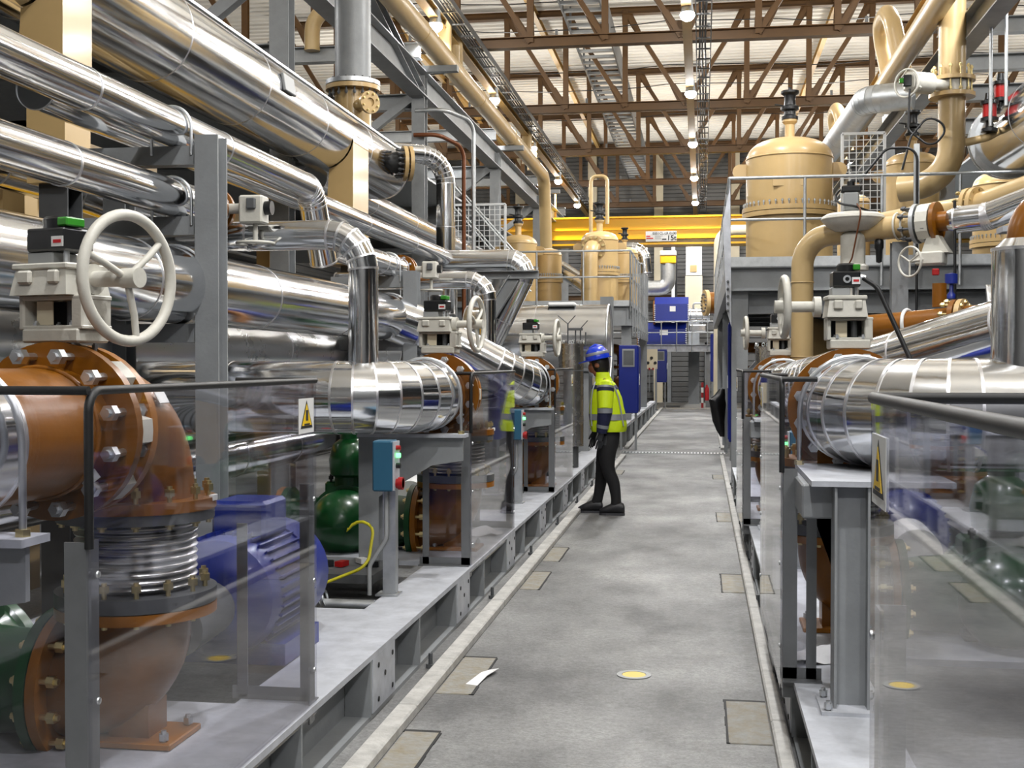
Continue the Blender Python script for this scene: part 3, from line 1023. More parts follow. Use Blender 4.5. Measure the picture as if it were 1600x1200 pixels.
def header_support(X, Y, d, label, group, inner=True, post=None):
    t = thing('header_bracket', label, 'bracket', (X + d * .3, Y, SK), group)
    zt = AX - .225
    px = X + d * .34 if inner else X - d * .0
    py = Y + .05
    if post: px, py = post
    put('post', G().ibeam((px, py, SK), (px, py, zt - .02), .125, .125, .009, up=(0, 1, 0) if inner else (1, 0, 0)), 'steel', t, 0)
    put('base_plate', G().bx(px - .11, px + .11, py - .11, py + .12, SK, SK + .014), 'steel_light', t, 0)
    put('top_plate', G().bx(min(px - .06, X - .24), max(px + .06, X + .26), min(Y - .06, py - .07), Y + .07, zt - .02, zt), 'steel_light', t, 0)
    put('gusset_arm', G().prism([(px, Y - .01, zt - .02), (X + .24 if d < 0 else X - .24, Y - .01, zt - .02), (X + .24 if d < 0 else X - .24, Y - .01, zt - .16), (X + .05 if d < 0 else X - .05, Y - .01, zt - .19), (px, Y - .01, zt - .42)], (0, .02, 0)), 'steel', t, 0)
    a = [(X - .228, Y, zt - .03), (X - .228, Y, AX)] + [(X + .228 * math.cos(PI - PI * i / 14), Y, AX + .228 * math.sin(PI * i / 14)) for i in range(1, 14)] + [(X + .228, Y, AX), (X + .228, Y, zt - .03)]
    put('u_bolt', G().sweep(a, .0095, 10), 'zinc', t, 60)
    for sx in (-.228, .228):
        put('nut', G().cyl((X + sx, Y, zt), (X + sx, Y, zt + .018), .02, n=6), 'brass_nut', t, 20)
    if post:
        put('arm_box', G().box((X - .20, (Y + py) / 2 + .02, zt - .085), (.13, Y - py - .02, .125), ch=.006), 'steel', t, 20)
    bm = bolt_mesh(.015, .02, 'zinc', False)
    for sx in (-.085, .085):
        for sy in (-.085, .09):
            inst('bolt', bm, t, (px + sx, py + sy, SK + .01))
    return t

def warn_sign(parent, x, yc, zc, nx):
    """white plate with a yellow warning triangle on a guard panel in a YZ plane"""
    w, h = .165, .125
    e = .003 * nx
    sg = put('warning_sign', G().bx(x + e * .4, x + e, yc - w / 2, yc + w / 2, zc - h / 2, zc + h / 2), 'label_white', parent, 0)
    def tri(s, off, m, nm):
        hh = h * .8 * s
        ww = w * .8 * s
        zb = zc - h * .36 * s
        put(nm, G().prism([(x + off, yc - ww / 2, zb), (x + off, yc + ww / 2, zb), (x + off, yc, zb + hh)], (.0008 * nx, 0, 0)), m, sg, 0)
    tri(1.0, e, 'ink', 'black_border')
    tri(.78, e + .001 * nx, 'sign_yellow', 'yellow_triangle')
    put('hand_mark', G().bx(x + e + .0018 * nx, x + e + .0024 * nx, yc - .012, yc + .012, zc - .018, zc + .02), 'dark', sg, 0)
    put('hand_mark', G().bx(x + e + .0018 * nx, x + e + .0024 * nx, yc - .03, yc + .03, zc - .034, zc - .028), 'ink', sg, 0)

def guard(x, d, y0, y1, label, group, sign=True, wing=.31):
    """U-shaped clear splash guard: long pane along the aisle plus a wing at either end"""
    nx = -d
    t = thing('splash_guard', label, 'guard', (x, (y0 + y1) / 2, .24), group)
    zb, zt = .25, 1.485
    th = .008
    put('long_pane', G().bx(x, x - nx * th, y0, y1, zb, zt), 'plexi', t, 0)
    put('end_pane', G().bx(x - nx * .012, x - nx * wing, y0, y0 + th, SK + .02, zt), 'plexi', t, 0)
    put('end_pane', G().bx(x - nx * .012, x - nx * wing, y1 - th, y1, SK + .02, zt), 'plexi', t, 0)
    # black rubber edging along the top and down the near edge
    c = .05
    p = [(x - nx * .004, y0 - .002, zt - .37), (x - nx * .004, y0 - .002, zt), (x - nx * .004, y1, zt)]
    put('rubber_edging', G().sweep(path_of(p, c, 5), .011, 10), 'black_rubber', t, 60)
    for yy in (y0, y1):
        put('rubber_edging', G().sweep([(x - nx * .004, yy, zt), (x - nx * wing, yy, zt)], .011, 10), 'black_rubber', t, 60)
    # grey angle posts and sills
    for yy, sgn, top in ((y0, 1, 1.13), (y1, -1, 1.1)):
        g = G()
        g.bx(x - nx * .010, x - nx * .016, yy, yy + sgn * .055, zb - .03, top)
        g.bx(x - nx * .010, x - nx * .065, yy, yy - sgn * .006, zb - .03, top)
        if yy == y0 or True:
            put('corner_post', g, 'guard_frame', t, 0)
        put('sill_angle', G().bx(x - nx * .010, x - nx * (wing + .02), yy, yy - sgn * .006, SK, SK + .05).bx(x - nx * .010, x - nx * (wing + .02), yy - sgn * .05, yy, SK, SK + .006), 'guard_frame', t, 0)
        put('inner_post', G().bx(x - nx * wing, x - nx * (wing - .04), yy, yy - sgn * .006, SK, .95), 'guard_frame', t, 0)
    sm = mesh_of('screw', G().lathe([(.009, 0), (.008, .004), (0, .006)], (0, 0, 0), n=10), 'zinc', 60)
    for yy in (y0 + .03, y1 - .03):
        for zz in (.42, .75, 1.05):
            inst('screw', sm, t, (x, yy, zz), Matrix.Rotation(PI / 2 * nx, 3, 'Y'))
    if sign:
        warn_sign(t, x, y1 - .12, 1.36, nx)
    return t

def control_box(x, y, d, label, group):
    t = thing('control_station', label, 'control box', (x, y, SK), group)
    put('post', G().chan((x - .01 * d, y + .05, SK), (x - .01 * d, y + .05, 1.12), .07, .06, .006, up=(0, 1, 0)), 'galv', t, 0)
    put('foot_plate', G().bx(x - .06, x + .06, y - .01, y + .11, SK, SK + .01), 'galv', t, 0)
    bx_ = put('enclosure', G().box((x, y - .02, 1.0), (.11, .13, .27), ch=.008), 'teal_box', t, 20)
    e = -d
    fx = x + e * .056
    put('cover', G().bx(fx, fx + e * .008, y - .08, y + .04, .87, 1.13), 'steel_light', bx_, 0)
    for zz, mm, r in ((1.095, 'red', .014), (1.055, 'led_green', .013), (1.0, 'black_plastic', .015)):
        put('lamp_button', G().cyl((fx, y - .03, zz), (fx + e * .03, y - .03, zz), r, n=14), mm, bx_)
    put('stop_button', G().cyl((fx, y - .03, .905), (fx + e * .045, y - .03, .905), .026, n=18).cyl((fx + e * .02, y - .03, .905), (fx + e * .045, y - .03, .905), .034, n=18), 'red', bx_)
    put('conduit', G().sweep(path_of([(x, y + .0, .87), (x, y + .0, .6), (x + d * .1, y + .02, .45), (x + d * .1, y + .02, SK)], .08, 5), .012, 8), 'grey_block', t, 60)
    return t

def skid_beam(xe, d, y0, y1, label):
    """grey welded skid: flanged edge beam with stiffener plates, cross members"""
    t = thing('machine_skid', label, 'skid', (xe, (y0 + y1) / 2, 0), 'steel machine skids beside the aisle')
    e = -d
    put('top_flange', G().bx(xe, xe + d * .30, y0, y1, SK - .025, SK), 'steel_light', t, 0)
    put('web_plate', G().bx(xe + d * .12, xe + d * .135, y0, y1, .02, SK - .02), 'steel', t, 0)
    put('bottom_flange', G().bx(xe + d * .01, xe + d * .28, y0, y1, 0, .02), 'steel', t, 0)
    y = y0 + .55
    k = 0
    sm = mesh_of('stiffener', G().bx(0, .115 if d > 0 else -.115, -.008, .008, .02, SK - .025), 'steel', 0)
    hm = mesh_of('bolt_hole', G().cyl((0, 0, 0), (.003 * e, 0, 0), .012, n=12), 'dark', 0)
    am = G().cyl((0, 0, 0), (0, 0, .02), .024, n=6).cyl((0, 0, .02), (0, 0, .075), .011, n=10)
    am = mesh_of('anchor_bolt', am, 'steel_dark', 40)
    while y < y1 - .3:
        inst('stiffener', sm, t, (xe + d * .003, y, 0))
        if k % 2 == 0:
            sp = put('splice_plate', G().bx(xe + e * .0, xe + d * .014, y + .02, y + .40, .03, SK - .026), 'steel_light', t, 0)
            for (dy, zz) in ((.09, .07), (.33, .07), (.2, .16), (.09, .22), (.33, .22)):
                inst('bolt_hole', hm, sp, (xe + e * .0005, y + .02 + dy, zz))
        if k % 2 == 0: inst('anchor_bolt', am, t, (xe + e * (.045 if d < 0 else .008), y + .95, 0.0))
        y += .92
        k += 1
    put('inner_flange', G().bx(xe + d * 1.55, xe + d * 1.85, y0, y1, SK - .025, SK), 'steel_light', t, 0)
    put('inner_web', G().bx(xe + d * 1.68, xe + d * 1.70, y0, y1, 0, SK - .02), 'steel', t, 0)
    return t

def deck(xe, d, ya, yb, t):
    put('cross_plate', G().bx(xe + d * .29, xe + d * 1.56, ya, yb, SK - .03, SK - .002), 'steel_light', t, 0)

SKL = skid_beam(-1.405, -1, -1.0, 19.9, 'pale grey steel skid under the pumps on the vessel side of the aisle')
SKR = skid_beam(.362, 1, -1.0, 14.9, 'pale grey steel skid under the pumps below the tan platform')
SETL = ((-1.87, 3.37, 3.82, -.57), (-1.65, 7.6, 8.08, -.42), (-1.65, 11.9, 12.35, -.42))     # x, valve y, drop y, header end
SETR = ((.63, .7, 1.15, -.42), (.63, 5.47, 5.92, -.2), (.63, 10.2, 10.65, -.42))
ONL = ('of the nearest left pump set', 'of the pump set by the teal box', 'of the pump set before the person')
ONR = ('at the lower picture corner', 'of the nearest right pump set', 'of the farther right pump set')
for i, (X, Yq, Yv, he) in enumerate(SETL):
    w = ONL[i]
    valve(X, Yq, -1, (.27, .10, .04)[i], 'white butterfly valve with a large handwheel ' + w, 'butterfly valves', (.182, .165, .172)[i])
    spool(X, Yq, 'short brown flanged spool before the valve ' + w, 'brown flanged spools', he)
    upper_elbow(X, Yq, Yv, 'brown elbow turning down after the valve ' + w, 'brown upper elbows')
    bellows(X, Yv, 'ribbed metal expansion joint ' + w, 'expansion joints')
    foot_elbow(X, Yv, -1, 'brown footed elbow on an orange plate ' + w, 'brown footed elbows')
    pump(X, Yv, -1, 'green domed pump ' + w, 'green pumps')
    motor(X, Yv + (.86 if i == 0 else 1.1), -1, 'blue finned electric motor ' + w, 'blue motors')
    header_support(X, Yq + he - .05, -1, 'grey header bracket with a U-bolt ' + w, 'header brackets')
    deck(-1.405, -1, Yv - .55, Yv + .45, SKL)
    deck(-1.405, -1, Yv + 1.2, Yv + 2.2, SKL)
    guard(-1.41, -1, (2.65, 7.4, 11.75)[i], (4.33, 9.15, 13.4)[i], 'clear plastic splash guard ' + w, 'clear splash guards', sign=(i != 1))
    if i: control_box((-1.68, -1.64)[i - 1], (6.36, 10.75)[i - 1], -1, 'teal control box with red stop button ' + w, 'control boxes')
for i, (X, Yq, Yv, he) in enumerate(SETR):
    w = ONR[i]
    if i:
        valve(X, Yq, 1, (.10, .05, .05)[i], 'white butterfly valve with a thick cable ' + w, 'butterfly valves', .125, True, -1)
        spool(X, Yq, 'short brown flanged spool before the valve ' + w, 'brown flanged spools', he)
        upper_elbow(X, Yq, Yv, 'brown elbow turning down after the valve ' + w, 'brown upper elbows')
        bellows(X, Yv, 'ribbed metal expansion joint ' + w, 'expansion joints')
        foot_elbow(X, Yv, 1, 'brown footed elbow on an orange plate ' + w, 'brown footed elbows')
        pump(X, Yv, 1, 'green domed pump ' + w, 'green pumps')
        header_support(X, (5.2, 9.72)[i - 1], 1, 'grey header bracket on a thick post ' + w, 'header brackets', inner=False, post=((.535, 4.55), (.535, 9.4))[i - 1])
    motor(X, Yv + 1.1, 1, 'blue finned electric motor ' + ('behind the big guard pane' if i == 0 else w), 'blue motors')
    deck(.362, 1, Yv - .55, Yv + .45, SKR)
    deck(.362, 1, Yv + 1.2, Yv + 2.2, SKR)
    guard(.31, 1, (.55, 4.93, 9.6)[i], (2.33, 6.62, 11.2)[i], 'clear plastic splash guard ' + w, 'clear splash guards', wing=(.6, .14, .31)[i])
control_box(.58, 7.6, 1, 'teal control box seen past the slim right guard', 'control boxes')
# ================================================================ CLAD PIPES
CP = 'clad pipes'
HX = -1.68
# headers of the pumps
clad_pipe('clad_header', 'thick silver header entering the nearest brown spool at the picture edge', 'pipe', [(-4.9, 2.2, AX), (-1.87, 2.2, AX), (-1.87, 2.81, AX)], .205, .42, .9, 6, group='silver pump headers')
clad_pipe('clad_header', 'thick silver header with many elbow seams behind the warning triangle', 'pipe', [(-4.6, 6.76, AX), (-1.65, 6.76, AX), (-1.65, 7.2, AX)], .21, .42, .62, 7, group='silver pump headers')
clad_pipe('clad_header', 'thick silver header sloping down to the valve before the person', 'pipe', [(-2.81, 10.7, 1.96), (-2.55, 10.85, 1.86), (-1.65, 11.2, AX), (-1.65, 11.5, AX)], .215, [.3, .45], .45, 6, group='silver pump headers')
RX = .63
clad_pipe('clad_header', 'thick silver header with elbow seams behind the black guard edging', 'pipe', [(3.4, 4.86, AX), (RX, 4.86, AX), (RX, 5.34, AX)], .216, .4, .36, 7, group='silver pump headers')
clad_pipe('clad_header', 'thick silver header sloping down toward the second cabled valve', 'pipe', [(2.9, 6.6, 2.12), (RX + .15, 9.2, AX + .03), (RX, 9.8, AX)], .2, .45, .8, 5, group='silver pump headers')

PX = -2.81
clad_pipe('clad_pipe', 'silver pipe on the top rack beam, uppermost of the three stacked', 'pipe', [(PX, .5, 2.81), (PX, 8.5, 2.81), (PX + .02, 8.75, 2.30)], .1, .2, 1.5, 5, group=CP)
clad_pipe('clad_pipe', 'silver pipe ending at a brown valve, middle of the three stacked', 'pipe', [(PX, .5, 2.435), (PX, 6.55, 2.435)], .1, .2, 1.5, 5, group=CP)
clad_pipe('clad_pipe', 'thick silver pipe behind the big handwheel, lowest of the three stacked', 'pipe', [(PX, .5, 1.965), (PX, 10.75, 1.965)], .205, .3, 1.7, 5, group=CP)
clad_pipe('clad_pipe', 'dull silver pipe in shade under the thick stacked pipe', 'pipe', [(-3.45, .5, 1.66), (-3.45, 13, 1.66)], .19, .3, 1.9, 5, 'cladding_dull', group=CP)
clad_pipe('clad_pipe', 'thin silver pipe bending down into the second header', 'pipe', [(-3.6, 6.8, 2.29), (-1.93, 6.8, 2.29), (-1.93, 6.8, 1.5)], .086, .2, .55, 5, group=CP)
clad_pipe('clad_pipe', 'thin silver pipe bending down left of the third valve', 'pipe', [(-3.6, 11.7, 2.36), (-2.07, 11.7, 2.36), (-2.07, 11.7, 1.4)], .086, .2, .55, 5, group=CP)
clad_pipe('clad_pipe', 'silver pipe between post tops leading to the second brown rack valve', 'pipe', [(PX, 9.0, 2.435), (PX, 11.1, 2.435)], .1, .2, .8, 5, group=CP)
clad_pipe('clad_pipe', 'long silver pipe turning across and down onto a grey bracket', 'pipe', [(-3.2, 5.5, 2.88), (-3.2, 15.05, 2.88)], .1, .2, 1.9, 5, group=CP)
clad_pipe('clad_pipe', 'wide silver crosswise pipe with a slanting drop on a grey bracket', 'pipe', [(-3.3, 15.1, 2.83), (-2.12, 15.1, 2.83), (-2.75, 15.2, 1.6)], .145, .17, .7, 6, group=CP)
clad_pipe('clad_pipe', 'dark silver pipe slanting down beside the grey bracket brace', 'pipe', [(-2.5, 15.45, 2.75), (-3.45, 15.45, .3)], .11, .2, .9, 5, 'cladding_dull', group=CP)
clad_pipe('clad_pipe', 'far silver pipe with a round elbow dropping beyond the vessel end', 'pipe', [(-4.15, 15.25, 4.28), (-3.38, 15.9, 4.3), (-3.38, 15.9, 2.2)], .125, .36, .5, 8, group=CP)
clad_pipe('clad_pipe', 'silver pipe receding past the vessel end behind the round elbow', 'pipe', [(-4.25, 13, 3.6), (-4.25, 22, 3.6), (-4.25, 22.2, 2.2)], .15, .3, 2.2, 5, group=CP)
clad_pipe('clad_pipe', 'near silver pipe corner far up at the picture edge', 'pipe', [(-4.1, 1.0, 2.72), (-4.1, 7.3, 2.72), (-3.5, 7.6, 2.5)], .14, .3, .55, 5, group=CP)
clad_pipe('clad_pipe', 'silver pipe behind the rack post under the upper beam', 'pipe', [(-3.6, 4, 2.16), (-3.6, 9.2, 2.16), (-3.6, 9.4, 1.0)], .12, .25, 1.0, 5, group=CP)

# brown rack valves with small horizontal handwheels
def rack_valve(x, y, z, label):
    t = thing('rack_valve', label, 'valve', (x, y, z - .1), 'small rack valves')
    flange(t, (x, y, z), (0, 1, 0), .135, .06, .03, 8, .012, 'brown', L=.12)
    flange(t, (x, y + .10, z), (0, 1, 0), .135, .06, .03, 0, m='brown')
    put('valve_body', G().cyl((x, y + .02, z), (x, y + .085, z), .115, n=24), 'valve_white', t)
    put('pipe_stub', G().cyl((x, y - .12, z), (x, y + .3, z), .06, n=20), 'brown', t)
    put('stem_neck', G().cyl((x, y + .05, z), (x + .2, y + .05, z), .03, n=14), 'valve_white', t)
    b = put('gear_box', G().box((x + .27, y + .05, z - .01), (.14, .12, .16), ch=.01), 'valve_white', t, 20)
    put('bolt_pad', G().box((x + .28, y - .02, z + .02), (.05, .03, .06), ch=.004), 'steel_dark', b, 20)
    put('indicator', G().cyl((x + .34, y + .05, z), (x + .38, y + .05, z), .04, n=16), 'black_plastic', b)
    put('shaft', G().cyl((x + .28, y + .05, z - .09), (x + .28, y + .05, z - .2), .014, n=10), 'valve_white', t)
    w = put('handwheel', G().torus((x + .28, y + .05, z - .2), (0, 0, 1), .105, .009, 36, 8), 'valve_white', t, 60)
    for i in range(3):
        q = 2 * PI * i / 3
        put('spoke', G().cyl((x + .28, y + .05, z - .2), (x + .28 + .1 * math.cos(q), y + .05 + .1 * math.sin(q), z - .2), .007, n=8), 'valve_white', w)
rack_valve(PX, 6.62, 2.435, 'small white geared valve with flat handwheel beside the tall rack post')
rack_valve(PX, 11.2, 2.435, 'small white geared valve with flat handwheel above the second black indicator')

# pipe racks with U-bolts
def rack(y, levels, x0, x1, label, top, pipes):
    x1 -= .05
    t = thing('pipe_rack', label, 'pipe rack', (x1, y, 0), 'grey pipe racks')
    put('upright', G().ibeam((x1, y, 0), (x1, y, top), .13, .13, .01, up=(0, 1, 0)), 'steel', t, 0)
    put('upright', G().ibeam((x0, y + .25, 0), (x0, y + .25, top - .1), .13, .13, .01, up=(0, 1, 0)), 'steel', t, 0)
    for z in levels:
        put('cross_beam', G().chan((x1, y + .02, z - .05), (x0 - .1, y + .02, z - .05), .1, .1, .01), 'steel', t, 0)
    for (px, pz, r) in pipes:
        for yy in (y - .03,):
            rr = r + .012
            a = [(px - rr, yy, pz - r - .05)] + [(px + rr * math.cos(PI - PI * i / 14), yy, pz + rr * math.sin(PI * i / 14)) for i in range(15)] + [(px + rr, yy, pz - r - .05)]
            put('u_bolt', G().sweep(a, .0085, 8), 'zinc', t, 60)
    return t
rack(6.2, (2.71, 2.335, 1.76), -3.25, -2.55, 'tall grey pipe rack frame behind the big white handwheel', 2.76, ((PX, 2.81, .1), (PX, 2.435, .1), (PX, 1.965, .205)))
rack(10.75, (2.335, 1.76), -3.25, -2.55, 'lower grey pipe rack frame beside the second white handwheel', 2.38, ((PX, 2.435, .1), (PX, 1.965, .205)))
t = thing('pipe_bracket', 'grey bracket with slanting brace under the wide silver crosswise pipe', 'bracket', (-2.9, 14.9, 0))
put('arm', G().chan((-3.5, 14.9, 2.64), (-2.0, 14.9, 2.64), .1, .1, .01), 'steel', t, 0)
put('brace', G().ibeam((-2.3, 14.9, 2.6), (-3.2, 14.9, 1.2), .12, .14, .01), 'steel', t, 0)
put('post', G().ibeam((-3.3, 14.9, 0), (-3.3, 14.9, 2.6), .14, .14, .01, up=(0, 1, 0)), 'steel', t, 0)

# ================================================================ BIG VESSELS WITH SADDLES
def saddle(t, x, y, z, r, z0, w=.55):
    put('saddle', G().prism([(x + r * .2, y - w / 2, z0), (x + r * .99, y - w / 2, z0), (x + r * 1.0, y - w / 2, z - r * .1)] + [(x + (r + .01) * math.cos(q), y - w / 2, z + (r + .01) * math.sin(q)) for q in [-.2 - i * .22 for i in range(6)]], (0, w, 0)), 'tan', t, 0)
vx, vz, vr = -4.02, 3.97, .364
t = clad_pipe('clad_vessel', 'huge silver clad horizontal vessel high up behind the rack', 'vessel', [(vx, .3, vz), (vx, 14.9, vz)], vr, .3, 1.7, 5, n=56)
put('dished_end', G().lathe([(vr, 0), (vr * .98, .08), (vr * .82, .18), (vr * .5, .25), (.15, .27)], (vx, 14.9, vz), (0, 1, 0), 48), 'cladding', t, 60)
flange(t, (vx + .47, 14.3, vz - .02), (.9, .43, 0), .21, .1, .045, 16, .018, 'tan', bm='steel_dark', L=.13)
flange(t, (vx + .53, 14.33, vz - .02), (.9, .43, 0), .21, .1, .045, 0, m='tan')
put('nozzle_stub', G().cyl((vx + .2, 14.17, vz - .02), (vx + .54, 14.335, vz - .02), .12, n=24), 'dark', t)
put('name_plate', G().box((vx + .37, 10.45, vz + .06), (.03, .28, .16), R=Matrix.Rotation(-.16, 3, 'Y'), ch=.006), 'grey_block', t, 20)
for y in (6.75, 12.8):
    saddle(t, vx, y, vz, vr, vz - .75, .34 if y < 10 else .6)
    put('saddle_column', G().bx(vx + (.12 if y < 10 else .05), vx + .36, y - (.15 if y < 10 else .3), y + (.15 if y < 10 else .3), 2.6, vz - .75), 'tan', t, 0)
    put('lower_post', G().ibeam((vx + .25, y, 0), (vx + .25, y, 2.6), .18, .18, .012, up=(0, 1, 0)), 'steel_dark', t, 0)  # dark material puts the shade behind the pipes into the post's colour
sm = put('lock_seam', G().bx(vx + vr * .72, vx + vr * .72 + .02, 1, 14.8, vz + vr * .69, vz + vr * .69 + .02), 'band', t, 0)
# riser from the vessel
t = thing('galvanised_riser', 'thick grey vertical riser above the tan flanged nozzle', 'pipe', (-4.08, 13.95, 4.3))
put('nozzle', G().cyl((-4.08, 13.95, 4.2), (-4.08, 13.95, 4.79), .215, n=36), 'tan', t)
flange(t, (-4.08, 13.95, 4.78), (0, 0, 1), .32, .21, .05, 18, .02, 'tan', bm='steel_dark', L=.14)
flange(t, (-4.08, 13.95, 4.84), (0, 0, 1), .32, .2, .05, 0, m='zinc')
put('riser_pipe', G().cyl((-4.08, 13.95, 4.86), (-4.08, 13.95, 9.9), .212, n=36), 'steel', t)
put('small_nozzle', G().cyl((-3.98, 13.8, 4.55), (-3.79, 13.63, 4.55), .07, n=20), 'tan', t)
flange(t, (-3.79, 13.63, 4.55), (.75, -.66, 0), .13, .05, .04, 8, .013, 'tan', bm='brass_nut')
t = clad_pipe('clad_vessel', 'silver clad horizontal vessel with a tan saddle beside the platform railing', 'vessel', [(4.1, 3.0, 4.57), (4.1, 17.6, 4.57)], .45, .3, 2.1, 5, n=56)
put('dished_end', G().lathe([(.45, 0), (.44, .1), (.36, .22), (.2, .3), (0, .32)], (4.1, 17.6, 4.57), (0, 1, 0), 48), 'cladding', t, 60)
flange(t, (4.1, 17.45, 4.57), (0, 1, 0), .52, .44, .05, 24, .022, 'galv', bm='steel_dark', L=.1)
flange(t, (4.1, 17.36, 4.57), (0, 1, 0), .52, .44, .05, 0, m='galv')
saddle(t, 4.1, 16.2, 4.57, .45, 3.4)
put('saddle_column', G().bx(3.8, 4.4, 15.95, 16.45, 0, 3.4), 'tan', t, 0)
# shorter drum below the far platform
t = clad_pipe('clad_drum', 'short fat silver drum lying crosswise behind the person', 'vessel', [(-3.4, 17.6, 1.86), (-1.33, 17.6, 1.86)], .53, .3, .85, 5, 'cladding', n=56)
put('end_rim', G().torus((-1.33, 17.6, 1.86), (1, 0, 0), .53, .015, 56, 8), 'band', t, 60)
put('support', G().bx(-3.0, -1.6, 17.3, 17.9, 0, 1.4), 'steel', t, 0)
put('top_cover', G().box((-2.0, 17.5, 2.39), (.4, .3, .06), ch=.02), 'label_white', t, 20)

# ================================================================ STEEL GALLERY ON THE VESSEL SIDE
def column(x, y, z1, label, w=.22, group='grey gallery columns', m='steel', z0=0):
    t = thing('steel_column', label, 'column', (x, y, z0), group)
    put('shaft', G().ibeam((x, y, z0), (x, y, z1), w, w, .016, up=(0, 1, 0)), m, t, 0)
    put('foot_plate', G().bx(x - w * .8, x + w * .8, y - w * .8, y + w * .8, z0, z0 + .02), m, t, 0)
    return t
cwhere = ('cut by the picture top above the huge vessel', 'holding the strut by the thick riser', 'behind the mesh stair cage', 'by the tan pipe drop', 'farthest, near the crane')
GX = -4.65
for i, y in enumerate((13.1, 19.8, 27.3, 34.4, 41.5)):
    t = column(GX, y, 9.7 if i == 0 else 6.3, 'grey steel gallery column ' + cwhere[i])
    put('pipe_bracket', G().bx(GX, -4.0, y - .08, y + .08, 6.36, 6.46), 'steel', t, 0)
    put('knee_brace', G().bar((GX, y, 6.05), (GX - 1.3, y, 5.1), .14, .14), 'steel', t, 0)
    put('far_post', G().ibeam((-10, y, 0), (-10, y, 6.9), .22, .22, .016, up=(0, 1, 0)), 'steel', t, 0)
    for z, nm in ((6.75, 'upper'), (5.9, 'middle'), (5.0, 'lower')):
        put('gallery_crossbeam', G().ibeam((GX, y + .1, z), (-12, y + .1, z), .2, .26, .014), 'steel', None, 0, nm + ' grey crossbeam at the column ' + cwhere[i], 'beam', 'gallery crossbeams')
t = thing('gallery_beam', 'long grey gallery beam under the tan roof pipe', 'beam', (GX, 25, 5.9))
put('beam', G().ibeam((GX, 5, 6.16), (GX, 44, 6.16), .28, .42, .02), 'steel', t, 0)
put('side_channel', G().chan((GX - .25, 5, 6.3), (GX - .25, 44, 6.3), .08, .2, .012), 'steel', t, 0)
put('slanting_strut', G().ibeam((-4.65, 13.1, 7.6), (-4.65, 19.8, 6.0), .2, .2, .014), 'steel', None, 0, 'grey slanting strut crossing in front of the thick riser', 'strut')
for i, x in enumerate((-5.8, -6.4, -7.4)):
    put('service_pipe', G().sweep([(x, 8, 5.19), (x, 42, 5.19)], .05 + .01 * i, 12), ('copper', 'galv', 'steel')[i], None, 60, ('thin copper', 'thin galvanised', 'thin grey')[i] + ' service pipe running lengthwise in the gallery', 'pipe', 'gallery service pipes')
put('light_block_deck', G().bx(-14.8, -5.3, -6, 42, 5.13, 5.17), 'galv', None, 0, 'deck added on the gallery beams behind the huge vessel to block lamp light', 'deck')  # solid sheet added to keep the side row of lamps off the pumps
put('bent_conduit', G().sweep(path_of([(-4.7, 19.6, 5.3), (-4.3, 19.6, 5.3), (-4.0, 20.3, 5.2), (-4.0, 20.3, 0)], .25, 6), .035, 10), 'copper', None, 60, 'copper-brown bent conduit dropping beside the grey column', 'conduit')
put('bent_conduit', G().sweep(path_of([(-4.7, 19.7, 5.72), (-4.2, 19.7, 5.72), (-3.85, 20.4, 5.65), (-3.85, 20.4, 0)], .25, 6), .035, 10), 'galv', None, 60, 'pale grey bent conduit dropping beside the copper one', 'conduit')
t = thing('tan_main_pipe', 'long tan pipe running under the roof and dropping by the crane', 'pipe', (-4.27, 20, 2.7))
put('pipe_run', G().sweep(path_of([(-4.27, 3, 6.63), (-4.27, 33.0, 6.63), (-4.27, 33.6, 4.1)], .55, 8), .166, 28), 'tan_pipe', t, 60)
for y in (20.6, 30.6):
    put('expansion_loop', G().sweep(path_of([(-4.4, y, 6.6), (-4.4, y, 7.6), (-4.42, y + 1.1, 7.6), (-4.42, y + 1.1, 6.6)], .38, 7), .13, 20), 'tan_pipe', t, 60)
for y in (8, 13, 18.2, 23, 27):
    put('weld_ring', G().torus((-4.27, y, 6.63), (0, 1, 0), .167, .008, 28, 6), 'tan_pipe', t, 60)
flange(t, (-4.27, 33.6, 4.1), (0, 0, 1), .27, .14, .06, 12, .02, 'tan', bm='steel_dark')
put('tan_bend', G().sweep(path_of([(-6.5, 19.8, 6.8), (-6.5, 19.8, 7.5), (-5.6, 19.8, 7.5), (-5.6, 19.8, 6.8)], .38, 6), .13, 20), 'tan_pipe', None, 60, 'tan pipe hoop behind the thick grey riser', 'pipe')
put('tan_gauge_pipe', G().sweep(path_of([(-2.9, 32, 2.7), (-2.9, 32, 6.45), (-2.47, 32, 6.45), (-2.47, 32, 5.2)], .15, 5), .05, 10), 'tan_pipe', None, 60, 'thin cream hoop pipe left of the crane girder', 'pipe')
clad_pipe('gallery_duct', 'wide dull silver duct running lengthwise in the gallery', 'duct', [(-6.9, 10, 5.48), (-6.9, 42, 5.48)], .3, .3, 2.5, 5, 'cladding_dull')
for i, (x, y) in enumerate(((-8.6, 22), (-9.0, 29))):
    t = thing('gallery_cabinet', 'pale cabinet on the gallery deck, ' + ('nearer' if i == 0 else 'farther') + ' of the two', 'cabinet', (x, y, 5.17))
    put('body', G().box((x, y, 5.9), (1.2, 2.2, 1.45), ch=.02), 'cream', t, 20)
    put('door', G().bx(x + .6, x + .62, y - .9, y + .9, 5.3, 6.5), 'white_paint', t, 0)
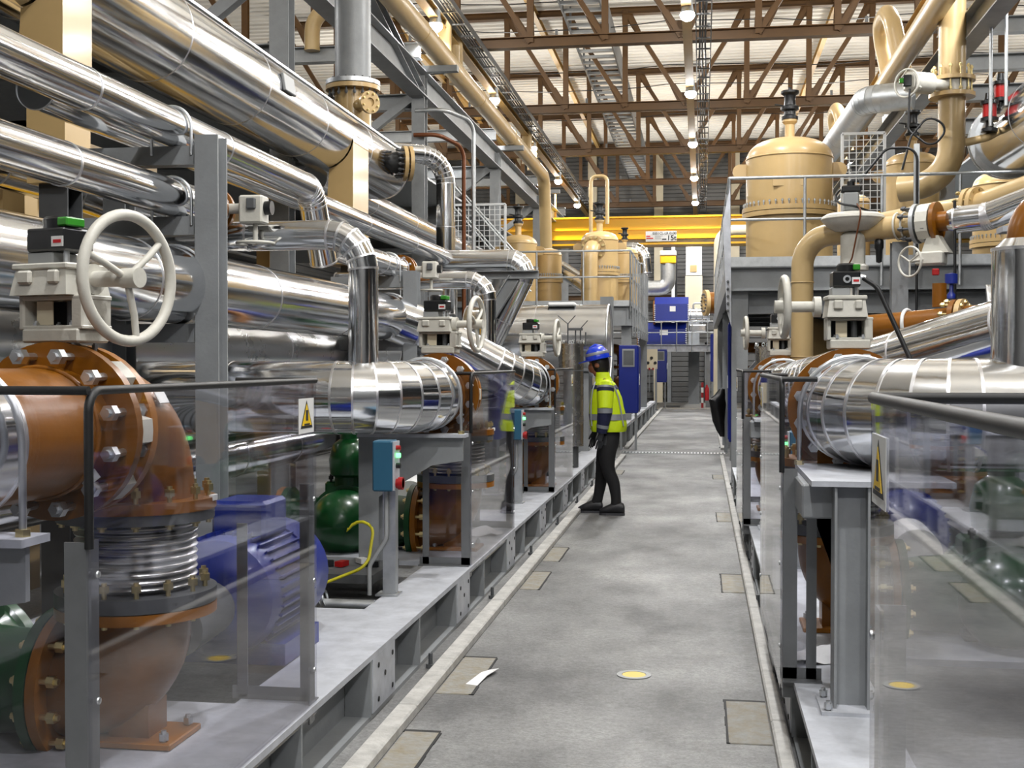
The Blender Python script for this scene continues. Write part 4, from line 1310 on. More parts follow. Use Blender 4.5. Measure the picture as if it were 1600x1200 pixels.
# tan equipment glimpsed between the stacked pipes
def tan_frame(x, y, label, h=3.1):
    t = thing('tan_equipment', label, 'equipment', (x, y, 0), 'tan equipment behind the stacked pipes')
    for sx in (-.6, .6):
        for sy in (-.9, .9):
            put('post', G().bx(x + sx - .08, x + sx + .08, y + sy - .08, y + sy + .08, 0, h), 'tan', t, 0)
    for z in (h * .45, h * .72, h):
        put('shelf_beam', G().bx(x - .7, x + .7, y - 1, y - .85, z - .08, z + .08).bx(x + .55, x + .7, y - 1, y + 1, z - .08, z + .08), 'tan', t, 0)
    put('vessel', G().lathe([(0, .5), (.35, .55), (.5, .75), (.5, h * .8), (.35, h * .92), (0, h * .96)], (x, y, 0), n=28), 'tan', t, 50)
    put('panel', G().bx(x + .58, x + .62, y - .8, y + .8, h * .5, h * .68), 'crane_yellow', t, 0)
tan_frame(-5.2, 8.6, 'tan framed equipment glimpsed above the big black indicator box')
tan_frame(-5.6, 12.6, 'tan framed equipment glimpsed left of the thin silver drop pipe')
tan_frame(-6.2, 4.8, 'tan framed equipment at the picture edge behind the stacked pipes', 3.4)
t = clad_pipe('clad_pipe', 'low gold-lit silver pipe behind the second green pump', 'pipe', [(-3.5, 5, .85), (-3.5, 16, .85)], .16, .3, 1.2, 5, group=CP)
t = thing('cable_tray', 'perforated cable tray behind the first guard under the header', 'cable tray', (-3.0, 8, 1.0))
put('tray', G().chan((-3.0, 4.2, 1.08), (-3.0, 18, 1.08), .2, .06, .004), 'galv', t, 0)
for q in range(4):
    put('cable', G().sweep([(-3.06 + q * .04 + .01 * math.sin(j + q), 4.2 + j * .8, 1.10) for j in range(17)], .012, 6), 'cable_black', t, 60)

# ================================================================ PLATFORMS WITH RAILINGS
def railing(pts, z, label, posts, h=1.08, group='grey tube railings', kick=True):
    lo = V(pts[0])
    t = thing('railing', label, 'railing', (lo.x, lo.y, z), group)
    for hh, r in ((h, .021), (h * .53, .017)):
        put('rail', G().sweep([(x, y, z + hh) for x, y in pts], r, 12), 'galv', t, 60)
    for (x, y) in posts:
        put('post', G().cyl((x, y, z - .25), (x, y, z + h), .019, n=12), 'galv', t)
    if kick:
        g = G()
        for a, b in zip(pts[:-1], pts[1:]):
            g.bar((a[0], a[1], z + .06), (b[0], b[1], z + .06), .008, .12)
        put('kick_plate', g, 'galv', t, 0)
    return t
# tan-vessel platform beside the aisle
t = thing('platform', 'grey steel platform carrying the big tan vessel', 'platform', (3, 16, 2.3))
put('deck', G().bx(.34, 6.5, 15.55, 33, 2.70, 2.74), 'galv', t, 0)
put('front_beam', G().chan((.3, 15.5, 2.6), (6.5, 15.5, 2.6), .1, .3, .014, ), 'steel', t, 0)
put('lower_beam', G().ibeam((.4, 15.75, 2.3), (6.5, 15.75, 2.3), .2, .26, .014), 'steel', t, 0)
put('edge_beam', G().chan((.34, 15.5, 2.6), (.34, 33, 2.6), .1, .3, .014), 'steel', t, 0)
for y in (18, 21, 24, 27, 30):
    put('joist', G().ibeam((.4, y, 2.55), (6.4, y, 2.55), .14, .24, .012), 'steel', t, 0)
cw = ('by the stainless filter', 'behind the diaphragm valve', 'beyond the black bag', 'near the end of the platform', 'in shade behind the green pump')
for i, (x, y) in enumerate(((.47, 15.7), (2.55, 15.8), (.47, 22.6), (.47, 30), (5.2, 15.8))):
    column(x, y, 2.55, 'grey steel platform column ' + cw[i], .2, 'grey platform columns')
put('diagonal_brace', G().ibeam((.55, 15.75, 1.35), (1.35, 15.75, 2.25), .13, .13, .01), 'steel', t, 0)
put('diagonal_brace', G().ibeam((2.45, 15.75, 1.3), (1.6, 15.75, 2.2), .13, .13, .01), 'steel', t, 0)
rp = [(.33 + .92 * i, 15.45) for i in range(6)]
railing([(.33, 15.45), (5.8, 15.45)], 2.75, 'grey tube railing in front of the big tan vessel', rp, 1.1)
railing([(.33, 15.45), (.33, 32.8)], 2.75, 'grey tube railing along the aisle edge of the tan vessel platform', [(.33, 15.45 + 1.3 * i) for i in range(14)], 1.1)
t = thing('splice_plate', 'grey bolted splice plate on the platform edge above the aisle', 'plate', (.3, 15.7, 2.0))
put('plate', G().prism([(.25, 15.42, 3.3), (.34, 15.42, 3.75), (.36, 15.42, 2.0), (.3, 15.42, 2.2)], (0, .02, 0)), 'steel_light', t, 0)
hm = bolt_mesh(.018, .02, 'steel_dark', False)
for i in range(5):
    inst('bolt', hm, t, (.315, 15.41, 2.2 + i * .09), Matrix.Rotation(PI / 2, 3, 'X'))
# mesh screens
def mesh_screen(x0, x1, y, z0, z1, label, step=.11):
    t = thing('mesh_screen', label, 'mesh screen', ((x0 + x1) / 2, y, z0), 'wire mesh screens')
    put('frame', G().bar((x0, y, z0), (x1, y, z0), .04, .04).bar((x0, y, z1), (x1, y, z1), .04, .04).bar((x0, y, z0), (x0, y, z1), .04, .04, up=(0, 1, 0)).bar((x1, y, z0), (x1, y, z1), .04, .04, up=(0, 1, 0)), 'mesh_white', t, 0)
    for xx in (x0, x1):
        put('leg', G().bx(xx - .02, xx + .02, y - .02, y + .02, 2.6 if x0 > 0 else 0, z0), 'mesh_white', t, 0)
    g = G()
    n = int((x1 - x0) / step)
    for i in range(1, n):
        x = x0 + (x1 - x0) * i / n
        g.bx(x - .006, x + .006, y - .006, y + .006, z0, z1)
    n = int((z1 - z0) / step)
    for i in range(1, n):
        z = z0 + (z1 - z0) * i / n
        g.bx(x0, x1, y - .005, y + .007, z - .006, z + .006)
    put('wire_mesh', g, 'mesh_white', t, 0, kind='stuff')
mesh_screen(2.02, 2.62, 18.4, 3.6, 4.9, 'white wire mesh screen between the tan vessels', .09)
mesh_screen(-4.55, -3.5, 21.6, 2.9, 4.4, 'grey wire mesh stair cage left of the tan vessels', .09)
# stair beside the mesh cage
t = thing('stair', 'grey steel stair with rails beside the mesh cage', 'stair', (-3.8, 22.5, 2.0))
for dx in (0, .8):
    put('stringer', G().bar((-4.6 + dx * .0, 22 + dx, 4.0), (-3.2, 22 + dx, 2.4), .03, .2), 'galv', t, 0)
    put('hand_rail', G().cyl((-4.6, 22 + dx, 4.9), (-3.2, 22 + dx, 3.3), .02, n=10), 'galv', t)
    put('hand_rail', G().cyl((-4.6, 22 + dx, 4.5), (-3.2, 22 + dx, 2.9), .016, n=10), 'galv', t)
for xx in (-4.6, -3.2):
    put('leg', G().bx(xx - .05, xx + .05, 22.35, 22.45, 0, 4.0 if xx < -4 else 2.5).bx(xx - .05, xx + .05, 22, 22.8, 2.4 if xx > -4 else 3.9, 2.5 if xx > -4 else 4.0), 'galv', t, 0)
for i in range(7):
    put('tread', G().bx(-4.55 + i * .2, -4.3 + i * .2, 22, 22.8, 3.9 - i * .23, 3.93 - i * .23), 'galv', t, 0)
# far platform on the person's side
t = thing('platform', 'grey steel platform carrying the far group of tan vessels', 'platform', (-3, 25, 2.3))
put('deck', G().bx(-8, -1.45, 24.6, 32.3, 2.64, 2.69), 'galv', t, 0)
put('front_beam', G().chan((-8, 24.55, 2.5), (-1.45, 24.55, 2.5), .1, .4, .014), 'steel', t, 0)
put('edge_beam', G().chan((-1.45, 24.55, 2.5), (-1.45, 32.3, 2.5), .1, .4, .014), 'steel', t, 0)
cw = ('standing behind the person', 'behind the blue cabinet with a window', 'at the far end of the aisle side')
for i, (x, y) in enumerate(((-1.5, 19.4), (-1.52, 24.8), (-1.52, 31.8))):
    column(x, y, 2.6, 'grey steel platform column ' + cw[i], .2, 'grey platform columns')
railing([(-6.5, 24.55), (-1.43, 24.55)], 2.69, 'grey tube railing before the far tan vessels', [(-1.43 - .95 * i, 24.55) for i in range(6)], 1.12)
railing([(-1.43, 24.55), (-1.43, 32.2)], 2.69, 'grey tube railing on the aisle edge of the far tan platform', [(-1.43, 24.55 + .95 * i) for i in range(9)], 1.12)
gb = G()
fl = thing('railing_flats', 'row of grey flat bars bolted to the far platform edge', 'bars', (-1.40, 28, 2.2), None)
for i in range(8):
    put('flat_bar', G().bx(-1.41, -1.38, 24.8 + i * .95, 24.9 + i * .95, 2.1, 3.78), 'steel', fl, 0)

# ================================================================ TAN UPRIGHT VESSELS
def vent(t, x, y, z, s=1.0):
    v = put('vent_neck', G().lathe([(.075 * s, 0), (.065 * s, .05), (.065 * s, .2 * s), (.1 * s, .24 * s), (.1 * s, .27 * s)], (x, y, z), n=18), 'tan', t, 40)
    put('black_valve', G().lathe([(.11, 0), (.11, .04), (.08, .06), (.075, .11), (.12, .13), (.12, .17), (.08, .19), (.07, .27), (.08, .32), (.12, .35), (.12, .38), (.02, .39), (.02, .43), (0, .43)] if s == 1.0 else [(r * s, h * s) for r, h in [(.11, 0), (.11, .04), (.08, .06), (.075, .11), (.12, .13), (.12, .17), (.08, .19), (.07, .27), (.08, .32), (.12, .35), (.12, .38), (0, .39)]], (x, y, z + .27 * s), n=18), 'black_plastic', v, 30)
    put('lever', G().cyl((x, y, z + .44 * s), (x - .2 * s, y, z + .48 * s), .012, n=8), 'black_plastic', v)
def upright_vessel(x, y, r, z0, z1, label, zf=None, hasvent=True, lug=True, group='tan upright vessels', vs=1.0):
    t = thing('tan_vessel', label, 'vessel', (x, y, z0), group)
    hd = r * .5
    put('shell', G().cyl((x, y, z0), (x, y, z1 - hd), r, n=48, caps=1), 'tan', t, 50)
    pr = [(r * math.cos(a) ** .75, hd * math.sin(a)) for a in [i * PI / 2 / 10 for i in range(10)]] + [(0, hd)]
    put('domed_head', G().lathe(pr, (x, y, z1 - hd), n=48), 'tan', t, 60)
    put('weld_ring', G().torus((x, y, z1 - hd), (0, 0, 1), r, .012, 48, 8), 'tan', t, 60)
    if zf:
        flange(t, (x, y, zf + .035), (0, 0, 1), r * 1.09, r, .06, 44, .016, 'tan', bm='galv', L=.14, rb=r * 1.05)
        flange(t, (x, y, zf - .035), (0, 0, 1), r * 1.09, r, .06, 0, m='tan')
    if lug:
        for sx in (-1, 1):
            put('lifting_lug', G().cyl((x + sx * (r + .08), y - .03, z1 - hd - .15), (x + sx * (r + .08), y + .03, z1 - hd - .15), .1, n=20).box((x + sx * (r + .0), y, z1 - hd - .15), (.2, .044, .2)), 'tan', t, 30)
    if hasvent:
        vent(t, x, y - .05, z1 - .03, vs)
    return t
b = upright_vessel(1.15, 16.75, .57, 2.74, 4.56, 'big tan domed vessel with a bolted girth flange behind the railing', 3.55)
put('name_plate', G().box((1.1, 16.2, 3.62 + .3), (.4, .02, .14), rz=.0, ch=.004), 'tan', b, 0)
upright_vessel(3.15, 19.3, .40, 2.74, 4.75, 'tan domed vessel behind the tan vertical pipe', 3.6)
upright_vessel(2.45, 20.6, .26, 2.74, 4.3, 'small tan domed vessel with a black vent behind the diaphragm valve', None, True, False, vs=.8)
upright_vessel(1.9, 24.5, .45, 2.74, 4.6, 'tan domed vessel hidden behind the big one', 3.6)
upright_vessel(4.9, 21, .5, 2.74, 4.7, 'tan domed vessel behind the silver vessel end', 3.5)
upright_vessel(-2.2, 26.4, .40, 2.69, 4.40, 'far tan domed vessel with a black vent, middle of the far group', 3.5)
upright_vessel(-3.95, 26.2, .40, 2.69, 4.33, 'far tan domed vessel nearest the mesh cage', 3.5)
upright_vessel(-3.4, 27.0, .3, 2.69, 4.1, 'slim far tan vessel beside the tan pipe drop', 3.4, False, False)
upright_vessel(-1.72, 27.4, .3, 2.69, 4.15, 'slim far tan vessel closest to the aisle edge', 3.4, True, False, vs=.7)
t = thing('tan_elbow', 'glossy tan elbow bolted to the middle far tan vessel', 'pipe elbow', (-2.35, 25.9, 2.7))
put('elbow_pipe', G().sweep(path_of([(-2.3, 26.1, 4.0), (-2.36, 25.75, 4.0), (-2.36, 25.7, 2.72)], .26, 8), .17, 24), 'tan', t, 60)
flange(t, (-2.3, 26.02, 4.0), (.1, 1, 0), .27, .16, .05, 12, .03, 'tan', bm='brass_nut', L=.1)
clad_pipe('clad_pipe', 'white-silver elbow at the aisle end of the far tan platform', 'pipe', [(-2.0, 28.0, 4.15), (-1.35, 28.0, 4.15), (-1.3, 28.0, 3.6)], .16, .25, .4, 5, group=CP)
clad_pipe('clad_pipe', 'silver pipe sloping between the far tan vessels', 'pipe', [(-3.5, 28, 3.9), (-2.3, 26.6, 3.1)], .18, .25, .6, 5, group=CP)
# ================================================================ PLATFORM-SIDE PIPING
# tan vertical pipe with butterfly valve and elbow
t = thing('tan_riser', 'tall tan vertical pipe with a flanged valve and foot elbow', 'pipe', (3.09, 16.0, 3.6))
put('pipe', G().cyl((3.09, 16.0, 5.1), (3.09, 16.0, 9.6), .165, n=28), 'tan_pipe', t)
put('foot_bend', G().sweep(path_of([(3.09, 16.0, 4.94), (3.09, 16.0, 3.82), (2.5, 16.25, 3.78)], .48, 10), .165, 28), 'tan_pipe', t, 60)
flange(t, (3.09, 16, 5.10), (0, 0, 1), .28, .16, .05, 12, .022, 'tan', bm='brass_nut', L=.25)
flange(t, (3.09, 16, 4.90), (0, 0, 1), .28, .16, .05, 0, m='tan')
v = put('valve_body', G().cyl((3.09, 16, 4.94), (3.09, 16, 5.07), .22, n=24), 'valve_white', t)
put('gear_neck', G().cyl((3.09, 15.9, 5.0), (2.72, 15.7, 5.0), .07, n=16), 'valve_white', t)
put('gear_box', G().cyl((2.78, 15.72, 5.0), (2.5, 15.57, 5.0), .13, n=20).box((2.55, 15.6, 5.0), (.2, .2, .22), ch=.03), 'valve_white', t, 30)
w = put('handwheel', G().torus((2.47, 15.54, 4.98), (-.7, -.7, 0), .17, .014, 40, 8), 'valve_white', t, 60)
put('indicator', G().box((2.47, 15.5, 5.0), (.1, .06, .14), ch=.01), 'black_plastic', t, 20)
put('green_lens', G().box((2.40, 15.5, 5.0), (.05, .06, .06), ch=.006), 'lens_green', t, 20)
put('cable', G().sweep(path_of([(2.5, 15.5, 4.9), (2.48, 15.5, 4.4), (2.75, 15.4, 4.15), (2.95, 15.4, 4.4), (2.7, 15.4, 4.55), (2.5, 15.4, 4.3), (2.4, 15.4, 3.9)], .12, 6), .014, 8), 'cable_black', t, 60)
# tan pipe going diagonal under the roof
t = thing('tan_main_pipe', 'long tan pipe running under the roof above the platform', 'pipe', (2.95, 20, 5))
put('pipe_run', G().sweep(path_of([(2.85, 4, 5.95), (2.85, 33, 5.95), (2.85, 33.5, 4.5)], .5, 8), .15, 28), 'tan_pipe', t, 60)
for y in (18.9, 25.9):
    put('expansion_loop', G().sweep(path_of([(2.95, y, 5.9), (2.75, y, 6.85), (2.75, y + 1.1, 6.85), (2.95, y + 1.1, 5.9)], .36, 7), .13, 20), 'tan_pipe', t, 60)
t = clad_pipe('clad_pipe', 'dull white duct pipe elbow slanting down from the white valve wheel', 'pipe', [(2.95, 18.0, 5.35), (2.35, 18.2, 5.35), (2.1, 29, 5.35)], .2, .3, 2.4, 5, 'galv', group=CP, bm='galv')
put('gallery_beam', G().ibeam((3.35, 4, 5.75), (3.35, 44, 5.75), .24, .34, .02), 'steel', None, 0, 'long grey beam under the tan pipe above the platform', 'beam')
for i, y in enumerate((14.2, 19.8, 25.8, 31.8)):
    column(3.75, y, 6.6, 'tall grey column behind the tan vertical pipe, number %s along the platform' % ordi(i), .22, 'tall platform-side columns')
for i, z in enumerate((6.6, 6.05, 5.6, 5.1)):
    put('gallery_crossbeam', G().ibeam((3.5, 19.2, z), (11, 19.2, z), .2, .24, .014), 'steel', None, 0, 'grey crosswise beam above the silver vessel end, %s from the top' % ordi(i), 'beam', 'platform-side crossbeams')
put('light_block_deck', G().bx(4.75, 12.8, -6, 40, 5.22, 5.26), 'galv', None, 0, 'deck added behind the silver vessel on the platform side to block lamp light', 'deck')  # matching added sheet, stops the outer lamps lighting the area below
put('thin_conduit', G().sweep([(3.42, 15.4, 4.4), (3.42, 15.4, 9.6)], .022, 8), 'galv', None, 60, 'thin galvanised upright conduit beside the tan vertical pipe', 'conduit')
put('thin_conduit', G().sweep([(3.55, 15.2, 4.6), (3.55, 15.2, 9.6)], .02, 8), 'galv', None, 60, 'thinner galvanised upright conduit above the red drain valve', 'conduit')
def drain_valve(x, y, z, label):
    t = thing('drain_valve', label, 'valve', (x, y, z), 'small red and black valves')
    put('foot', G().lathe([(.1, 0), (.1, .04), (.05, .05), (.05, .12), (.11, .13), (.11, .17), (.05, .18)], (x, y, z), n=18), 'black_plastic', t, 30)
    put('red_body', G().lathe([(.085, 0), (.085, .16), (.03, .17)], (x, y, z + .18), n=16), 'red', t, 30)
    put('cap', G().lathe([(.11, 0), (.11, .04), (.06, .06), (.05, .14), (.0, .15)], (x, y, z + .34), n=16), 'black_plastic', t, 30)
drain_valve(3.52, 15.9, 4.42, 'black and red drain valve beside the tan vertical pipe')
drain_valve(3.72, 16.2, 4.72, 'upper black and red drain valve near the silver vessel')
put('tan_side_pipe', G().sweep(path_of([(3.2, 16, 4.3), (3.5, 15.95, 4.36), (3.75, 16.1, 4.5)], .1, 4), .05, 12), 'tan_pipe', None, 60, 'thin tan arm carrying the red drain valves', 'pipe')
t = thing('cable_channel', 'slotted galvanised upright channel rising behind the railing', 'channel', (2.55, 15.2, 2.6))
put('channel', G().chan((2.56, 15.35, 2.75), (2.56, 15.35, 4.2), .06, .06, .006, up=(0, 1, 0)), 'galv', t, 0)
put('cable', G().sweep(path_of([(2.56, 15.3, 2.0), (2.56, 15.3, 4.15), (2.2, 15.3, 4.15), (1.95, 15.3, 3.85)], .15, 6), .016, 8), 'cable_black', t, 60)
# diaphragm control valve on the tan pipe
t = thing('control_valve', 'beige mushroom-shaped diaphragm control valve above the tan elbow', 'valve', (1.16, 9.8, 2.2))
cx, cy = 1.16, 9.8
put('diaphragm', G().lathe([(.06, -.10), (.14, -.09), (.2, -.055), (.235, -.015), (.24, 0), (.235, .02), (.2, .04), (.1, .055), (0, .06)], (cx, cy, 2.67), n=40), 'valve_white', t, 60)
put('rim', G().torus((cx, cy, 2.67), (0, 0, 1), .235, .010, 40, 8), 'valve_white', t, 60)
put('spring_case', G().lathe([(.12, 0), (.12, .03), (.095, .05), (.095, .27), (.06, .30), (.05, .30)], (cx, cy, 2.27), n=28), 'valve_white', t, 40)
put('yoke', G().cyl((cx, cy, 2.0), (cx, cy, 2.3), .045, n=16), 'valve_white', t)
put('positioner', G().box((cx - .02, cy - .02, 2.80), (.12, .1, .15), ch=.012), 'grey_block', t, 20)
put('positioner_cap', G().box((cx - .02, cy - .02, 2.90), (.15, .1, .05), ch=.01).cyl((cx - .02, cy - .02, 2.92), (cx - .02, cy - .02, 2.96), .03, n=14), 'black_plastic', t, 20)
put('copper_tube', G().sweep(path_of([(cx + .02, cy - .08, 2.78), (cx + .03, cy - .26, 2.7), (cx - .03, cy - .2, 2.35), (cx - .1, cy - .1, 2.2)], .08, 5), .006, 6), 'copper', t, 60)
put('filter_regulator', G().lathe([(.0, -.12), (.022, -.11), (.025, -.02), (.035, 0), (.035, .05), (.02, .08), (0, .09)], (cx + .19, cy - .05, 2.44), n=14), 'black_plastic', t, 40)
put('cable', G().sweep(path_of([(cx - .1, cy, 2.9), (cx - .2, cy - .05, 2.8), (cx, cy - .1, 2.76), (cx + .2, cy, 2.7)], .08, 5), .009, 6), 'cable_black', t, 60)
t = thing('tan_elbow', 'tan pipe rising and bending under the diaphragm control valve', 'pipe', (.8, 10, 0))
put('elbow_pipe', G().sweep(path_of([(.8, 10.1, .4), (.8, 10.1, 2.56), (1.62, 9.6, 2.60)], .24, 10), .088, 28), 'tan_pipe', t, 60)
put('weld_ring', G().torus((.8, 10.1, 2.2), (0, 0, 1), .089, .006, 28, 6), 'tan_pipe', t, 60)
put('weld_ring', G().torus((.8, 10.1, 1.6), (0, 0, 1), .089, .006, 28, 6), 'tan_pipe', t, 60)
for k in range(2):
    put('clamp_ring', G().torus((1.48 + .05 * k, 9.68 - .03 * k, 2.595), (.82, -.5, .04), .1, .008, 28, 6), 'valve_white', t, 60)
t = thing('tan_spool', 'tan pipe with bolted flange crossing above the white gear valve', 'pipe', (2, 10.2, 2.7))
put('pipe', G().sweep(path_of([(1.35, 10.6, 2.7), (1.75, 10.4, 2.76), (2.1, 10.0, 2.78), (2.5, 9.6, 2.9)], .25, 8), .085, 24), 'tan_pipe', t, 60)
flange(t, (2.08, 10.02, 2.78), (.7, -.7, .02), .145, .08, .035, 10, .016, 'tan', bm='brass_nut', L=.1)
flange(t, (2.12, 9.98, 2.78), (.7, -.7, .02), .145, .08, .035, 0, m='tan')
# white valve with hanging gear box + silver reducer
t = thing('hanging_valve', 'white valve with a brown flange and gear box hanging below', 'valve', (1.68, 9.55, 2.3))
ax = V((.85, -.5, .03)).normalized()
c0 = V((1.66, 9.57, 2.605))
put('valve_body', G().cyl(c0 - ax * .03, c0 + ax * .06, .145, n=12), 'valve_white', t, 20)
flange(t, c0 - ax * .06, ax, .15, .07, .03, 8, .02, 'galv', bm='steel_dark', L=.14)
flange(t, c0 + ax * .09, ax, .15, .07, .03, 0, m='brown')
put('neck', G().cyl(c0 + ax * .09, c0 + ax * .2, .075, n=20), 'brown', t)
hb = put('gear_box', G().prism([(1.62, 9.5, 2.37), (1.80, 9.4, 2.37), (1.76, 9.42, 2.44), (1.73, 9.44, 2.5), (1.66, 9.48, 2.5), (1.64, 9.49, 2.44)], (.05, .09, 0)).box((1.69, 9.48, 2.33), (.2, .14, .1), rz=-.5, ch=.012), 'valve_white', t, 20)
wc = V((1.52, 9.38, 2.30))
w = put('handwheel', G().torus(wc, (.8, .6, 0), .11, .009, 36, 8), 'valve_white', t, 60)
for i in range(3):
    q = 2 * PI * i / 3 + .5
    a_, b_, _ = frame_of((.8, .6, 0))
    put('spoke', G().cyl(wc, wc + (a_ * math.cos(q) + b_ * math.sin(q)) * .105, .007, n=8), 'valve_white', w)
put('shaft', G().cyl(wc, (1.66, 9.47, 2.33), .012, n=8), 'valve_white', t)
put('red_lock', G().box((1.70, 9.36, 2.22), (.05, .03, .05), ch=.006), 'red', t, 20)
put('cable', G().sweep([(1.84, 9.4, 2.75), (1.845, 9.38, 1.7)], .011, 8), 'cable_black', t, 60)
clad_pipe('clad_pipe', 'silver reducer and pipe climbing from the hanging white valve', 'pipe', [tuple(c0 + ax * .24), (2.06, 9.33, 2.62), (2.5, 9.0, 2.78), (3.6, 8.3, 3.15)], .10, .2, .35, 4, group=CP)
put('cone_end', G().cyl(c0 + ax * .18, c0 + ax * .25, .075, .1, n=28), 'cladding', bpy.data.objects[[o.name for o in bpy.data.objects if o.get('label') == 'silver reducer and pipe climbing from the hanging white valve'][0]])
put('pipe_post', G().ibeam((1.5, 9.75, 0), (1.5, 9.75, 2.48), .12, .12, .01, up=(0, 1, 0)), 'steel', None, 0, 'grey upright post under the tan pipe clamps', 'post')
put('pipe_post', G().ibeam((2.28, 9.15, 0), (2.28, 9.15, 2.5), .10, .12, .01, up=(0, 1, 0)).bx(2.1, 2.48, 9.05, 9.25, 2.48, 2.52), 'steel_light', None, 0, 'pale upright post under the climbing silver pipe', 'post')
put('pressure_sensor', G().lathe([(.03, 0), (.03, .03), (.015, .05), (.015, .1), (.045, .11), (.045, .18), (0, .19)], (1.80, 9.3, 2.02), n=14), 'blue', None, 40, 'small blue pressure sensor hanging by the black cable', 'sensor')
# orange-brown horizontal pipe with white clamp ring
t = thing('brown_pipe', 'glossy brown horizontal pipe with a white clamp ring', 'pipe', (1.4, 9.3, 1.7))
put('pipe', G().cyl((1.0, 9.5, 1.79), (1.95, 8.9, 1.86), .10, n=28), 'brown', t)
put('clamp_ring', G().torus((1.48, 9.2, 1.826), (.85, -.53, .06), .11, .014, 32, 8), 'white_paint', t, 60)
flange(t, (1.78, 9.0, 1.85), (.85, -.53, .06), .15, .09, .035, 10, .018, 'brown', bm='brass_nut', L=.1)
flange(t, (1.82, 8.975, 1.853), (.85, -.53, .06), .15, .09, .035, 0, m='tan')
put('tap', G().cyl((1.68, 9.1, 1.95), (1.68, 9.1, 2.12), .05, n=16), 'brown', t)
clad_pipe('clad_pipe', 'rounded grey-silver pipe end beyond the brown flange', 'pipe', [(2.0, 9.0, 1.9), (2.5, 8.9, 1.95), (3.2, 8.6, 2.0)], .2, .2, .3, 5, 'cladding_dull', group=CP)
# tall insulated riser at the picture edge
t = clad_pipe('clad_riser', 'upright silver cylinder with a cone top at the picture edge', 'pipe', [(1.2, 4.86, 1.5), (1.2, 4.86, 1.98)], .112, .2, .6, 5)
put('cone_top', G().cyl((1.2, 4.86, 1.975), (1.2, 4.86, 2.02), .114, .07, n=36), 'cladding', t)
put('brown_bend', G().sweep(path_of([(1.2, 4.86, 1.98), (1.2, 4.86, 2.16), (1.85, 4.8, 2.2)], .14, 8), .058, 24), 'brown', t, 60)
for i in range(5):
    put('rivet', G().lathe([(.005, 0), (0, .003)], (1.2 + .105 * math.sin(.2), 4.86 - .105 * math.cos(.2), 1.56 + i * .085), (0, -1, 0), 8), 'zinc', t, 0)
# shaded equipment under the platform
for i, (x, y, r, h) in enumerate(((1.4, 17.5, .45, 2.2), (2.6, 18, .5, 2.2), (3.9, 17, .45, 2.2))):
    t = thing('tan_vessel', 'tan vessel standing in shade under the platform, %s from the aisle' % ordi(i), 'vessel', (x, y, 0), 'tan vessels under the platform')
    put('shell', G().lathe([(r, 0), (r, h - .2), (r * .7, h - .05), (0, h)], (x, y, 0), n=32), 'tan', t, 50)
    flange(t, (x, y, h * .6), (0, 0, 1), r * 1.1, r, .06, 20, .022, 'tan', bm='steel_dark', L=.08)
# stainless filters near the aisle
def filt(x, y, r, z0, z1, label, rods=True):
    t = thing('stainless_filter', label, 'filter', (x, y, z0), 'stainless filters')
    put('body', G().cyl((x, y, z0), (x, y, z1), r, n=36), 'stainless', t, 50)
    put('lid', G().cyl((x, y, z1), (x, y, z1 + .02), r * 1.08, n=36), 'stainless', t, 50)
    for i in range(8):
        q = 2 * PI * i / 8 + .2
        put('eye_nut', G().torus((x + r * 1.0 * math.cos(q), y + r * 1.0 * math.sin(q), z1 + .04), (math.cos(q), math.sin(q), 0), .016, .006, 14, 6), 'zinc', t, 60)
    put('strap', G().ring((x, y, z0 + (z1 - z0) * .75), (0, 0, 1), r + .004, r, .01, 36), 'steel_dark', t, 40)
    put('strap', G().ring((x, y, z0 + (z1 - z0) * .25), (0, 0, 1), r + .004, r, .01, 36), 'steel_dark', t, 40)
    put('foot_ring', G().cyl((x, y, SK), (x, y, z0), r * .6, n=20), 'steel_dark', t)
    if rods:
        for (dx, dy, hh) in ((-.04, 0, .26), (.05, .02, .2), (.11, .02, .2), (.17, .05, .16)):
            put('hanger_rod', G().cyl((x + dx, y + dy, z1), (x + dx, y + dy, z1 + hh), .009, n=8), 'steel_dark', t)
        put('hanger_bar', G().bx(x - .04, x + .14, y - .01, y + .01, z1 + .18, z1 + .21), 'steel_dark', t, 0)
        for a, b in (((-.04, .26), (-.16, .36)), ((-.04, .26), (.05, .36)), ((.11, .2), (.2, .3))):
            put('wing_rod', G().cyl((x + a[0], y, z1 + a[1]), (x + b[0], y, z1 + b[1]), .006, n=6), 'steel_dark', t)
filt(-1.56, 14.6, .15, .55, 1.76, 'tall stainless filter cylinder with eye nuts next to the person')
filt(-1.66, 15.3, .13, .5, 1.6, 'stainless cylinder half hidden behind the tall filter', False)
filt(.72, 13.0, .17, .5, 1.7, 'wide stainless filter cylinder behind the cabled valve', False)
